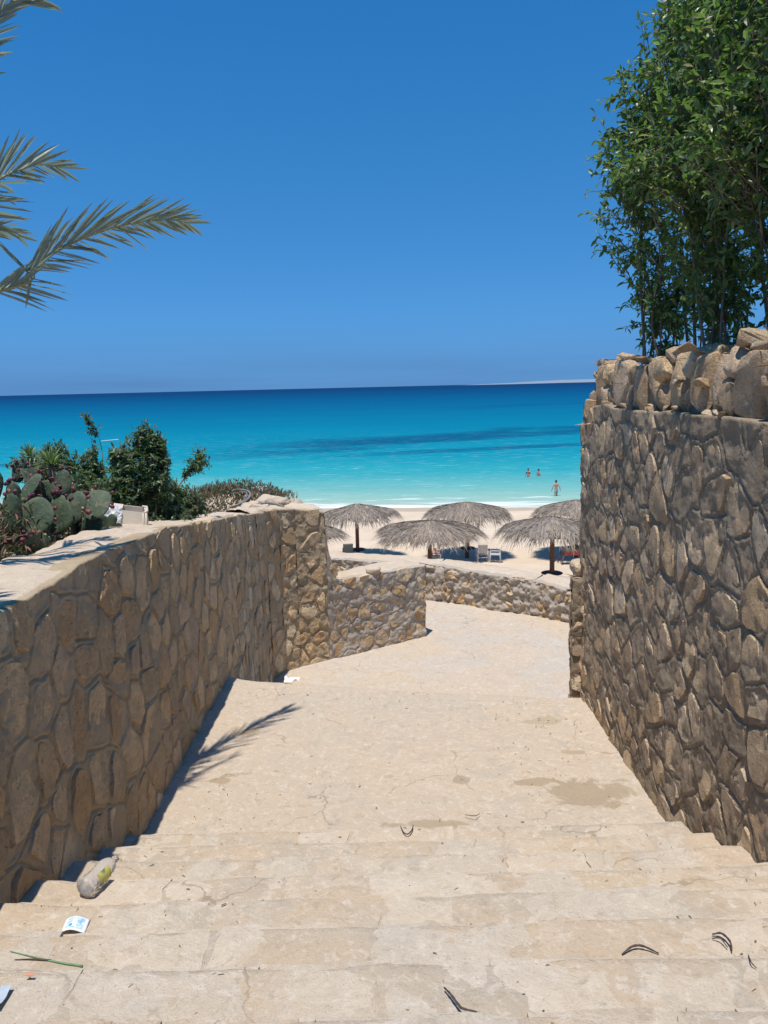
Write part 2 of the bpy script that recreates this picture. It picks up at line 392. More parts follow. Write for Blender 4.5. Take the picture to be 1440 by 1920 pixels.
def ss(a, b, x):
    t = np.clip((x - a) / (b - a), 0, 1); return t * t * (3 - 2 * t)

# ------------------------------------------------------------------ sea
SHORE = lambda X: 63.9 - .11 * X
def sea_material():
    t = NT('sea_water'); sx = t.n('ShaderNodeSeparateXYZ'); t.l(t.P(), sx.inputs[0])
    off = t.math('ADD', sx.outputs[1], t.math('MULTIPLY', sx.outputs[0], .11)); off = t.math('SUBTRACT', off, 63.9)   # metres from shore
    wob = t.math('MULTIPLY', t.math('SUBTRACT', t.noise(.02, 4, .55, .4, stretch=(1, 2.2, 1)), .5), 1.1)
    dn = t.math('DIVIDE', t.math('LOGARITHM', t.math('ADD', t.math('MAXIMUM', off, 0.0), 4.0), 2.718), 8.6)
    dn = t.math('ADD', dn, t.math('MULTIPLY', wob, .05))
    def p(d): return math.log(d + 4) / 8.6
    c = t.ramp(dn, [(p(0), (.40, .46, .36)), (p(5), (.27, .45, .38)), (p(14), (.125, .385, .365)), (p(28), (.025, .305, .345)), (p(52), (.003, .235, .315)),
                    (p(120), (.001, .175, .275)), (p(330), (.001, .105, .215)), (p(900), (.001, .062, .16)), (p(2600), (.002, .040, .118)), (.985, (.004, .036, .108))])
    # sea-grass beds lying on the sand bottom
    def band(yc, slope, wid, x0, x1, seed):
        y = t.math('SUBTRACT', sx.outputs[1], t.math('ADD', yc, t.math('MULTIPLY', sx.outputs[0], slope)))
        y = t.math('ADD', y, t.math('MULTIPLY', t.math('SUBTRACT', t.noise(.022, 5, .62, .6, stretch=(1, .8, 1 + seed)), .5), wid * 2.6))
        m = t.math('SUBTRACT', 1.0, t.step(t.math('ABSOLUTE', y), wid * .35, wid * .95))
        m = t.math('MULTIPLY', m, t.math('MULTIPLY', t.step(sx.outputs[0], x0 - 22, x0 + 14), t.math('SUBTRACT', 1.0, t.step(sx.outputs[0], x1 - 14, x1 + 25))))
        return m
    m = t.math('MAXIMUM', band(143, .55, 21, -16, 160, 0), t.math('MULTIPLY', band(116, .26, 5, 2, 34, 1), .85))
    m = t.math('MAXIMUM', m, t.math('MULTIPLY', band(128, .3, 5, -150, -52, 2), .8))
    m = t.math('MAXIMUM', m, t.math('MULTIPLY', band(330, .4, 28, 40, 400, 3), .5))
    m = t.math('MULTIPLY', m, t.step(t.noise(.09, 4, .6, .3, stretch=(.5, 1.0, 1)), .25, .5))
    c = t.mix(t.math('MULTIPLY', m, .9), c, (.001, .085, .17))
    fo = t.noise(.7, 6, .7, .6, stretch=(.22, 1.1, 1))
    edge = t.math('ADD', off, t.math('MULTIPLY', t.math('SUBTRACT', t.noise(.09, 3, .5, stretch=(1, .3, 1)), .5), 5.0))
    foam = t.math('MULTIPLY', t.math('SUBTRACT', 1.0, t.step(edge, .9, 3.0)), t.step(fo, .36, .56))
    foam = t.math('MAXIMUM', foam, t.math('MULTIPLY', t.math('SUBTRACT', 1.0, t.step(t.math('ABSOLUTE', t.math('SUBTRACT', edge, 4.6)), .1, .8)), t.step(fo, .50, .6)))
    c = t.mix(t.math('MULTIPLY', foam, .9), c, (.80, .82, .80))
    rip = t.noise(.9, 6, .68, .8, stretch=(.4, 1.3, 1))
    near = t.math('SUBTRACT', 1.0, t.step(off, 10, 150))
    c = t.mix(t.math('MULTIPLY', t.math('MULTIPLY', t.step(rip, .52, .70), near), .42), c, t.mix(.5, c, (.62, .72, .70)))
    t.col(c); t.set(Roughness=1.0); t.b.inputs['Specular IOR Level'].default_value = 0
    b = t.bump(rip, .5, .55); b = t.bump(t.noise(.16, 4, .6, .3, stretch=(.4, 1.3, 1)), 1.6, .5, b)
    g = t.n('ShaderNodeBsdfGlossy'); g.inputs['Roughness'].default_value = .2; t.l(b, g.inputs['Normal'])
    ms = t.n('ShaderNodeMixShader'); ms.inputs[0].default_value = .05; t.l(t.b.outputs[0], ms.inputs[1]); t.l(g.outputs[0], ms.inputs[2])
    t.l(ms.outputs[0], t.t.nodes['Material Output'].inputs[0])
    return t.m
M['sea'] = sea_material()
ys = np.concatenate([np.linspace(52, 110, 60), np.geomspace(112, 46000, 90)])
def sea_x(v): return v
xs = np.concatenate([-np.geomspace(40000, 60, 40), np.linspace(-55, 55, 60), np.geomspace(60, 40000, 40)])
sea = sheet('sea', xs, ys, lambda X, Y: .035 * np.sin(Y * .9 + .1 * X + 2 * fbm(X * .05, Y * .05, 2)) * (Y < 130), M['sea'])
tag(sea, kind='structure')
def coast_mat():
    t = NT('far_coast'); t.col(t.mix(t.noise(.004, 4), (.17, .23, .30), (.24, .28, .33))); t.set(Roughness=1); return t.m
cz = lambda X, Y: 48 * ss(0, 1, (X - 1250) / 2200) * (1 + .5 * fbm(X * .0016, Y * .002, 4)) * np.exp(-((Y - 14500) / 900.) ** 2) - 1
co = sheet('distant_coast', np.linspace(1200, 16000, 160), np.linspace(13000, 16500, 16), cz, coast_mat()); tag(co, kind='structure')

# ------------------------------------------------------------------ beach
def beach_z(X, Y):
    yy = Y + .11 * X
    z = np.interp(yy, [8, 14, 20, 26, 31.5, 34, 41.5, 52, 62, 66, 80], [3.9, 3.7, 2.9, 2.2, 1.68, 1.25, .72, .45, .06, -.12, -1.6])
    return z + .10 * fbm(X * .35, Y * .35, 4) * ss(66, 58, yy) + .05 * fbm(X * 1.3, Y * 1.3, 3) * ss(58, 50, yy)
def sand_material():
    t = NT('beach_sand'); n = t.noise(.5, 5, .6, .3); f = t.noise(9, 5, .6); g = t.noise(60, 3)
    c = t.mix(t.step(n, .3, .7), (.60, .47, .335), (.67, .545, .405)); c = t.mix(t.math('MULTIPLY', t.step(f, .56, .7), .25), c, (.45, .34, .24))
    sx = t.n('ShaderNodeSeparateXYZ'); t.l(t.P(), sx.inputs[0])
    off = t.math('SUBTRACT', t.math('ADD', sx.outputs[1], t.math('MULTIPLY', sx.outputs[0], .11)), 63.2)
    wet = t.step(t.math('ADD', off, t.math('MULTIPLY', t.noise(.15, 3), 2.2)), -2.0, -.6)
    c = t.mix(t.math('MULTIPLY', wet, .6), c, (.33, .27, .20)); t.col(c); t.set(Roughness=.95)
    t.b.inputs['Specular IOR Level'].default_value = .15
    b = t.bump(f, .06, .7); t.bump(g, .01, .5, b); return t.m
M['sand'] = sand_material()
bx = np.concatenate([-np.geomspace(600, 16, 26), np.linspace(-15, 30, 150), np.geomspace(31, 600, 26)])
by = np.concatenate([np.linspace(-60, 8, 12), np.linspace(9, 28, 50), np.linspace(28.4, 68, 130)])
def ground_z(X, Y): return np.where(Y < 9, 3.9, 0) + np.where(Y >= 9, beach_z(X, np.maximum(Y, 9)), 0) - .0
tag(sheet('beach', bx, by, ground_z, M['sand']), kind='structure')

# ------------------------------------------------------------------ stairs, landing, lower path
XL, XR = -1.98, 2.12
def NZ(k): return 8.26 - .165 * k
def NY(k): return 1.9 + .4 * k
stairs = tag(empty('staircase', (0, NY(7), NZ(7))), kind='structure')
def to_child(o, parent):
    o.parent = parent; o.matrix_parent_inverse = Matrix.Translation(parent.location).inverted(); return o
xs = np.linspace(XL, XR, 150)
for k in range(-3, 8):
    y1 = NY(k); y0 = y1 - .4 - .04 if k > -3 else -6.0; z = NZ(k)
    prof = [(y0 + (y1 - y0) * f, z) for f in np.linspace(0, .97, 16)] + [(y1 - .004, z - .006), (y1 + .004, z - .025), (y1 + .008, z - .08), (y1 + .012, z - .20)]
    V = np.zeros((len(xs), len(prof), 3))
    for j, (y, zz) in enumerate(prof):
        V[:, j, 0] = xs
        V[:, j, 1] = y + .020 * fbm(xs * 3 + k * 7, xs * 0 + zz * 3, 3) * (j > 10)
        V[:, j, 2] = zz - .0015 + .016 * fbm(xs * 4 + k * 3, np.full_like(xs, y * 4), 4) + .03 * ss(-1.45, -1.85, xs) * (.5 + fbm(xs * 5, np.full_like(xs, y * 5 + k), 2)) + .02 * ss(1.6, 2.0, xs)
    bm_ = grid_mesh('step_bed', V); bm_.set_sharp_from_angle(angle=.7); to_child(link('step_bed', bm_, M['bed']), stairs)
    if k < -2: continue
    x = XL + rng.uniform(-.3, 0)
    while x < XR:
        w = rng.uniform(.34, .78); xa, xb = max(x, XL) + .010, min(x + w, XR) - .010; x += w
        if xb - xa < .12: continue
        ya, yb = y1 - .4 + rng.uniform(.015, .05), y1 + rng.uniform(-.004, .014)
        nu, nv = 14, 11; V = np.zeros((nu, nv, 3)); th = rng.uniform(-.003, .003); sk_ = rng.uniform(-.03, .03)
        for i in range(nu):
            for j in range(nv):
                a = min(max((i - 1) / (nu - 3), 0), 1); b = min(max((j - 1) / (nv - 3), 0), 1)
                px = xa + (xb - xa) * a + sk_ * (b - .5); py = ya + (yb - ya) * b
                edge = (i in (1, nu - 2)) or (j in (1, nv - 2)); skirt = i in (0, nu - 1) or j in (0, nv - 1)
                jx = .035 * float(fbm(np.array(py * 9 + k), np.array(px * 9), 3)); jy = .030 * float(fbm(np.array(px * 9), np.array(py * 9 + k * 3), 3))
                V[i, j] = (px + jx, py + jy, z + th + .012 * float(fbm(np.array(px * 5 + k), np.array(py * 5), 4)) - (.005 if edge else 0) - ((.15 if j == nv - 1 else .05) if skirt else 0))
        c0 = V.mean((0, 1)); c0[2] = z
        sm_ = grid_mesh('slab', V - c0); sm_.set_sharp_from_angle(angle=.7); o = link('slab', sm_, M['slab']); o.location = Vector(c0) - stairs.location; o.parent = stairs
ZL = 6.94
def edge_y(X): return 8.03 - .21 * (X + 1.8)
U, W = np.meshgrid(np.linspace(XL, XR, 130), np.concatenate([np.linspace(0, 1, 120), [1.004, 1.006]]), indexing='ij')
yy = 4.66 + (edge_y(U) + .025 * fbm(U * 4, U * 0, 3) - 4.66) * np.minimum(W, 1) + np.maximum(W - 1, 0) * 2
zz = ZL - .05 * np.minimum(W, 1) + .022 * fbm(U * 1.6, yy * 1.6, 5) + .05 * ss(-1.35, -1.85, U) * (.6 + fbm(U * 3, yy * 3, 3)) + .03 * ss(1.5, 1.95, U) - .03 * ss(.985, 1, W) - .3 * (W > 1.005)
tag(link('landing', grid_mesh('landing', np.stack([U, yy, zz], -1)), M['landing']), kind='structure')
lst = tag(empty('lower_staircase', (0, 9, 5.75)), kind='structure')
for k in range(7):
    za = ZL - .05 - .163 * (k + 1)
    xs = np.linspace(XL, 2.4, 60); prof = [(0, 0), (.1, 0), (.2, 0), (.3, 0), (.355, -.004), (.365, -.03), (.37, -.2)]
    V = np.zeros((60, len(prof), 3))
    for j, (y, z) in enumerate(prof):
        V[:, j, 0] = xs; V[:, j, 1] = edge_y(xs) + k * .36 - .02 + y + .02 * fbm(xs * 3 + k, xs * 0 + j * .1, 3); V[:, j, 2] = za + z + .012 * fbm(xs * 4, xs * 0 + k * 3 + y, 3)
    to_child(link('step', grid_mesh('step', V), M['lower']), lst)
ZB = 5.75
lp = sheet('lower_path', np.linspace(-2.3, 6, 150), np.linspace(9.9, 16.4, 120), lambda X, Y: ZB + .03 * fbm(X * 1.2, Y * 1.2, 5) - .05 + .10 * ss(1.2, .2, np.abs(Y - 13.2 + .6 * X) * 0 + (X + 0.9) * .6) * 0 + .05 * ss(14.0, 15.0, Y), M['lower'])
tag(lp, kind='structure')

# ------------------------------------------------------------------ terraces of soil behind the walls
def soil():
    t = NT('dry_soil'); n = t.noise(3, 5, .6); g = t.noise(30, 5)
    t.col(t.mix(t.step(n, .3, .7), (.16, .115, .075), (.30, .225, .15))); t.set(Roughness=1); b = t.bump(n, .1, .6); t.bump(g, .02, .8, b); return t.m
M['soil'] = soil()
def top_left(Y): return np.interp(Y, [0, 5, 6.56, 8.2, 11.3, 12], [8.97, 8.96, 8.84, 8.62, 8.2, 8.14])
tl = sheet('left_terrace', np.concatenate([-np.geomspace(40, 4.2, 14), np.linspace(-4, -2.2, 26)]), np.linspace(-6, 15.5, 90),
      lambda X, Y: top_left(Y) - .05 - .22 * ss(-2.75, -2.3, X) - 4.9 * ss(11.9, 15.2, Y + .25 * (X + 2.3)) + .12 * fbm(X * 1.5, Y * 1.5, 4), M['soil']); tag(tl, kind='structure')
def mound_z(X, Y): return 8.02 + .26 * np.exp(-((X + 2.55) / .8) ** 2 - ((Y - 12.9) / .9) ** 2) + .10 * fbm(X * 2, Y * 2, 4) - 4.2 * ss(13.9, 15.6, Y) - 2.6 * ss(-1.5, -1.1, X) - .25 * ss(12.3, 11.9, Y)
tag(sheet('sandy_mound', np.linspace(-3.8, -1.1, 50), np.linspace(11.9, 15.8, 60), mound_z, M['cap']), kind='structure')
tr_ = sheet('right_terrace', np.concatenate([np.linspace(2.3, 4, 20), np.geomspace(4.2, 40, 14)]), np.linspace(-6, 11, 70),
      lambda X, Y: 9.92 - 6.3 * ss(7.1, 10.5, Y) + .08 * fbm(X * 1.5, Y * 1.5, 4), M['soil']); tag(tr_, kind='structure')

# ------------------------------------------------------------------ the walls
def base_z(Y):   # level of the path at the foot of the side walls
    return np.interp(Y, [1.5, 1.9, 2.3, 2.7, 3.1, 3.5, 3.9, 4.3, 4.7, 4.75, 8, 10.5, 13], [8.3, 8.2, 8.05, 7.9, 7.7, 7.55, 7.4, 7.2, 7.0, 6.85, 6.8, 5.7, 5.7]) - .06
# long left wall
lw = tag(empty('stone_wall', (-1.85, 5.5, 6.9)), 'long shaded rubble stone wall with sandy cement top on the left of the steps', 'stone wall', kind='thing')
def child_fix(parent):   # children were given world coordinates: move them into the parent's frame
    inv = Matrix.Translation(parent.location).inverted()
    for o in list(parent.children): o.matrix_parent_inverse = inv
def core(parent, pts, zb, zt, name='core', mat=None):
    mb = MB(); n = len(pts)
    zt_ = zt if hasattr(zt, '__len__') else [zt] * n
    mb.add([(x, y, zb) for x, y in pts] + [(x, y, z) for (x, y), z in zip(pts, zt_)], [tuple(range(n - 1, -1, -1)), tuple(range(n, 2 * n))] + [(i, (i + 1) % n, n + (i + 1) % n, n + i) for i in range(n)])
    return mb.build(name, mat or M['mortar_left'], parent)
Y0 = 1.0
wall_face(lw, (-1.85, Y0), (-1.85, 10.62), (1, 0), lambda s: base_z(s + Y0) - .05, lambda s: top_left(s + Y0) + .025 * fbm(s * 2.2, s * 0 + 3, 3), .255, .016, 3, M['stone_left'], M['mortar_left'], batter=.055, zref=8.9, h=(.006, .022), gap=(.006, .030), maxn=300)
def cap_strip(parent, name, ya, yb, nx, width, zf, xf, mat, seed, side=1):
    Yv = np.linspace(ya, yb, nx); Wv = np.concatenate([[-.012, 0.0, .012, .03], np.linspace(.06, width, 22)])
    A_, B_ = np.meshgrid(Yv, Wv, indexing='ij')
    e = .07 * fbm(A_ * 2.3 + seed, A_ * 0, 5, .6) + .03 * fbm(A_ * 13, A_ * 0 + seed, 3)
    Zc = zf(A_) + .012 + .05 * fbm(A_ * 1.4 + seed, B_ * 2.0, 4) + .02 * fbm(A_ * 6, B_ * 6 + seed, 3) - np.where(B_ < -.005, .07, 0) - np.where(np.abs(B_) < .005, .022, 0) - np.where(np.abs(B_ - .012) < .004, .007, 0) - .10 * ss(width - .12, width, B_)
    Xc = xf(A_) - side * (B_ + np.abs(e) * 1.2)
    return link(name, grid_mesh(name, np.stack([Xc, A_, Zc], -1)), mat, parent)
cap_strip(lw, 'cap', Y0, 11.0, 260, .62, top_left, lambda Y: -1.855 + 0 * Y, M['cap'], 5)
core(lw, [(-1.93, Y0), (-1.93, 10.7), (-2.4, 10.7), (-2.4, Y0)], 5.5, [8.82, 8.1, 8.1, 8.82])
child_fix(lw)
# return of the left wall: tall end, then a low run
rw = tag(empty('stone_wall', (-.6, 12, 5.7)), 'rubble wall turning across the path, tall end stepping down to a low grey run', 'stone wall', kind='thing')
def unit(a, b):
    d = np.array(b, float) - np.array(a, float); d /= np.linalg.norm(d); return d
a0, a1, a2 = (-1.36, 11.52), (-.93, 11.75), (.68, 12.85); curve = [(-1.80, 10.60), (-1.73, 11.0), (-1.58, 11.32), a0]
d1 = unit(a0, a1); n1 = (d1[1], -d1[0]); d2 = unit(a1, a2); n2 = (d2[1], -d2[0])
L1 = np.hypot(a1[0] - a0[0], a1[1] - a0[1]); L2 = np.hypot(a2[0] - a1[0], a2[1] - a1[1])
tall_top = lambda s: np.interp(s, [0, L1 * .8, L1], [8.2, 8.13, 8.1]) + .03 * fbm(s * 3 + 7, s * 0, 3)
low_top = lambda s: np.interp(s, [0, .06, .12, .25, L2], [7.45, 7.3, 7.05, 6.98, 6.96]) + .02 * fbm(s * 3 + 2, s * 0, 3)
for i_, (p_, q_) in enumerate(zip(curve[:-1], curve[1:])):
    d_ = unit(p_, q_); zt_ = 8.29 - .03 * i_
    wall_face(rw, p_, q_, (d_[1], -d_[0]), lambda s: 5.6 + 0 * s, lambda s, z=zt_: z - .03 * s / .4 + .02 * fbm(s * 3 + 7, s * 0, 3), .22, .02, 25 + i_, M['stone_left'], M['mortar_left'], rough=.014, h=(.006, .024))
wall_face(rw, a0, a1, n1, lambda s: 5.6 + 0 * s, tall_top, .225, .02, 21, M['stone_left'], M['mortar_left'], rough=.018, h=(.006, .026))
wall_face(rw, a1, a2, n2, lambda s: 5.6 + 0 * s, low_top, .235, .02, 22, M['stone_left'], M['mortar_pale'], rough=.024, h=(-.008, .020), gap=(.010, .038))
# end face of the tall part, end of the low run, tops
wall_face(rw, a1, (a1[0] - n1[0] * .6, a1[1] - n1[1] * .6), (d1[0], d1[1]), lambda s: 6.7 + 0 * s, lambda s: 8.08 - .0 * s, .2, .03, 23, M['stone_left'], M['mortar_left'], rough=.02)
wall_face(rw, a2, (a2[0] - n2[0] * .55, a2[1] - n2[1] * .55), (d2[0], d2[1]), lambda s: 5.6 + 0 * s, lambda s: 6.95 + 0 * s, .3, .03, 24, M['stone_left'], M['mortar_pale'], rough=.02)
def top_sheet(parent, a, b, n, z0, z1, w, mat, seed, name='cap', over=.0):
    a = np.array(a); b = np.array(b); n = np.array(n); L = np.linalg.norm(b - a); t_ = (b - a) / L
    S, B_ = np.meshgrid(np.linspace(-.03, L + .03, int(L / .04) + 2), np.concatenate([[-over - .008, -over, -over + .02, 0], np.linspace(.04, w, 18)]), indexing='ij')
    e = .045 * np.abs(fbm(S * 4 + seed, S * 0, 4))
    X = a[0] + t_[0] * S - n[0] * (B_ + e); Y = a[1] + t_[1] * S - n[1] * (B_ + e)
    Z = z0 + (z1 - z0) * S / L + .05 * fbm(S * 1.6 + seed, B_ * 2, 4) + .015 * fbm(S * 7, B_ * 7, 3) - np.where(B_ < -over - .004, .06, 0) - np.where(np.abs(B_ + over) < .003, .015, 0) - .25 * (B_ > w - .01)
    return link(name, grid_mesh(name, np.stack([X, Y, Z], -1)), mat, parent)
core(rw, [(-1.86, 10.7), (-1.79, 11.02), (-1.64, 11.36), (-1.42, 11.58), (-1.0, 11.8), (-1.25, 12.35), (-2.4, 12.2), (-2.4, 10.7)], 5.4, [8.22, 8.18, 8.14, 8.1, 8.06, 8.0, 8.0, 8.16])
U, W = np.meshgrid(np.linspace(0, 1, 60), np.linspace(0, 1, 26), indexing='ij')   # fan-shaped sandy top over the bend
out = [(-1.83, 10.55), (-1.76, 11.0), (-1.61, 11.33), (-1.38, 11.54), (-.95, 11.77), (-.93, 11.8)]; tt = np.linspace(0, 1, len(out))
ex = np.interp(U, tt, [p[0] for p in out]); ey = np.interp(U, tt, [p[1] for p in out]); ix_ = -2.35 + .95 * U; iy_ = 10.7 + 1.75 * U; w_ = np.clip(W * 1.02 + .03 * fbm(U * 9, U * 0, 4) * (1 - W), 0, 1)
Zt = np.interp(U, [0, .5, 1], [8.29, 8.2, 8.12]) + .05 * fbm(ex * 3 + w_ * 2, ey * 3, 4) + .02 * fbm((ex + w_) * 9, ey * 9, 3) - .06 * (W < .01) - .012 * ((W > .01) & (W < .05)) + .06 * np.sin(w_ * 3.1)
link('cap', grid_mesh('cap', np.stack([ex + (ix_ - ex) * w_, ey + (iy_ - ey) * w_, Zt], -1)), M['cap'], rw)
top_sheet(rw, a1, a2, n2, 6.97, 6.97, .65, M['cap'], 9)
def quad_core(parent, a, b, n, inset, depth, zb, zt, mat):
    a = np.array(a) - np.array(n) * inset; b = np.array(b) - np.array(n) * inset; q = -np.array(n) * depth
    core(parent, [tuple(a), tuple(b), tuple(b + q), tuple(a + q)], zb, zt, mat=mat)
quad_core(rw, a1, a2, n2, .08, .45, 5.4, 6.88, M['mortar_pale'])
child_fix(rw)
# far low wall beside the beach
fw = tag(empty('stone_wall', (1.5, 14.6, 5.7)), 'low pale plastered rubble wall at the end of the path before the beach', 'stone wall', kind='thing')
b0, b1, b2, b3 = (-1.6, 15.75), (1.0, 14.87), (2.72, 13.92), (3.9, 12.75)
for i, (p, q, zz0, zz1) in enumerate(((b0, b1, 6.52, 6.48), (b1, b2, 6.48, 6.37), (b2, b3, 6.37, 6.27))):
    d = unit(p, q); n = (d[1], -d[0]); L = np.hypot(q[0] - p[0], q[1] - p[1])
    wall_face(fw, p, q, n, lambda s: 5.6 + 0 * s, lambda s, a=zz0, b=zz1, L=L: a + (b - a) * s / L + .02 * fbm(s * 3 + 11, s * 0, 3), .27, .022, 31 + i, M['stone_left'], M['mortar_pale'], rough=.055, h=(-.035, .012), gap=(.005, .05))
    top_sheet(fw, p, q, n, zz0, zz1, .62, M['cap'], 13 + i)
    quad_core(fw, p, q, n, .09, .45, 3.0, 6.22, M['mortar_pale'])
child_fix(fw)
# right wall
hw = tag(empty('stone_wall', (2.0, 5, 6.9)), 'tall rubble stone wall on the right with a loose top course under the hedge', 'stone wall', kind='thing')
RA, RB = (1.97, 2.4), (1.93, 7.40)
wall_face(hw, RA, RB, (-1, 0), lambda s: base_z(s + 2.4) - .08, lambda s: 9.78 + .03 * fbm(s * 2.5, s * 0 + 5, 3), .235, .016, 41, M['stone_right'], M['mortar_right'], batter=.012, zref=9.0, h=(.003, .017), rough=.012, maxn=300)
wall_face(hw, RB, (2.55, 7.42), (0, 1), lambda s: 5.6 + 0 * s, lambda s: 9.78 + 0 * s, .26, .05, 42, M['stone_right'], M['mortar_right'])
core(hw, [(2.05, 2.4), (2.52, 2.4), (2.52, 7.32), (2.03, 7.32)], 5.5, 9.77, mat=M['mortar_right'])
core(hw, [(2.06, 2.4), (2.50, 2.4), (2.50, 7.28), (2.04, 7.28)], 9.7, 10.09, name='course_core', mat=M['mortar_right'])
R = random.Random(5); y = 2.5; k = 0
while y < 7.36:
    w = R.uniform(.11, .27)
    if y + w > 7.42: w = 7.42 - y
    two = R.random() < .35; H = R.uniform(.33, .42)
    parts = [(H, 0)] if not two else [(H * .55, 0), (H * .47, H * .53)]
    for hgt, up in parts:
        me = hull_rock('stone', .22, w * 1.12, hgt * 1.1, 100 + k, R.randint(18, 30)); k += 1
        o = link('stone', me, M['stone_right'], hw, (2.085 + R.uniform(-.015, .02), y + w / 2, 9.77 + up + hgt / 2)); o.rotation_euler = (R.uniform(-.2, .2), R.uniform(-.1, .1), R.uniform(-.3, .3))
    if R.random() < .8:
        me = hull_rock('stone', .24, R.uniform(.12, .3), R.uniform(.07, .14), 300 + k, 14); k += 1
        o = link('stone', me, M['stone_right'], hw, (2.14 + R.uniform(-.04, .06), y + R.uniform(0, w), 9.77 + H + R.uniform(.0, .03)))
        o.rotation_euler = (R.uniform(-.3, .3), R.uniform(-.3, .3), R.uniform(0, 3))
    y += w
for j in range(26):   # small chinking stones wedged under and between the top course
    me = hull_rock('stone', R.uniform(.06, .1), R.uniform(.05, .12), R.uniform(.04, .07), 500 + j, 12)
    link('stone', me, M['stone_right'], hw, (1.98 + R.uniform(0, .05), R.uniform(2.6, 7.3), R.choice([9.79, 9.8, 9.98])))
z = 6.9
while z < 9.7:
    hgt = R.uniform(.18, .34); o = link('stone', hull_rock('stone', R.uniform(.24, .32), R.uniform(.22, .34), hgt * 1.05, 640 + int(z * 10), 22), M['stone_right'], hw, (2.05 + R.uniform(-.02, .02), 7.29 + R.uniform(-.03, .03), z + hgt / 2)); o.rotation_euler = (R.uniform(-.1, .1), R.uniform(-.1, .1), R.uniform(-.3, .3)); z += hgt
child_fix(hw)
# broken stub of wall below the end of the right wall
sw = tag(empty('stone_wall', (2.0, 7.8, 6.8)), 'broken dark stub of stone wall at the far foot of the tall right wall', 'stone wall', kind='thing')
wall_face(sw, (1.83, 7.30), (1.99, 7.95), (-.97, .24), lambda s: 5.6 + 0 * s, lambda s: 8.12 - .25 * s + .05 * fbm(s * 5, s * 0, 2), .2, .02, 51, M['stone_right'], M['mortar_right'], rough=.02, h=(.01, .03))
wall_face(sw, (1.99, 7.29), (1.82, 7.29), (0, -1), lambda s: 6.7 + 0 * s, lambda s: 8.1 + 0 * s, .16, .02, 52, M['stone_right'], M['mortar_right'], rough=.02, h=(.01, .03))
core(sw, [(1.90, 7.34), (2.05, 7.9), (2.4, 7.9), (2.4, 7.34)], 5.5, [8.02, 7.9, 7.9, 8.02], mat=M['mortar_right'])
for j, (x, y, z, a, b, c) in enumerate(((1.95, 7.48, 8.16, .2, .28, .2), (2.08, 7.75, 8.05, .26, .3, .2), (1.92, 7.40, 8.02, .16, .2, .14))):
    link('stone', hull_rock('stone', a, b, c, 700 + j, 20), M['stone_right'], sw, (x, y, z))
child_fix(sw)

# ------------------------------------------------------------------ foliage
M['leaf_hedge'] = leaf_mat('leaf_hedge', [(0, (.065, .12, .04)), (.45, (.125, .195, .065)), (.8, (.195, .275, .10)), (.95, (.26, .34, .18)), (1, (.34, .27, .10))], .34, .5)
M['leaf_shrub'] = leaf_mat('leaf_shrub', [(0, (.06, .105, .05)), (.5, (.105, .165, .075)), (.85, (.165, .225, .11)), (1, (.28, .29, .15))], .42, .35)
M['bark'] = plain('bark', (.19, .14, .10), .9, .35, 14)
M['twig'] = plain('twig_wood', (.15, .11, .085), .9, .3, 30)

def leaf_quad(vs, fs, p, d, up, L, W, fold=.18):
    """one leaf: two long facets folded along the midrib, pointed at both ends"""
    side = d.cross(up)
    if side.length < 1e-4: side = d.cross(Vector((1, .3, .2)))
    side.normalize(); nn = side.cross(d).normalized(); i = len(vs)
    a = p; m1 = p + d * L * .38 - nn * L * .03; m2 = p + d * L * .72 - nn * L * .06; e = p + d * L - nn * L * .13
    vs += [a, m1 + side * W * .5 + nn * W * fold, m1, m1 - side * W * .5 + nn * W * fold, m2 + side * W * .36 + nn * W * fold, m2, m2 - side * W * .36 + nn * W * fold, e]
    fs += [(i, i + 2, i + 1), (i, i + 3, i + 2), (i + 1, i + 2, i + 5, i + 4), (i + 2, i + 3, i + 6, i + 5), (i + 4, i + 5, i + 7), (i + 5, i + 6, i + 7)]

def rv(R): 
    while True:
        v = Vector((R.uniform(-1, 1), R.uniform(-1, 1), R.uniform(-1, 1)))
        if .05 < v.length < 1: return v.normalized()

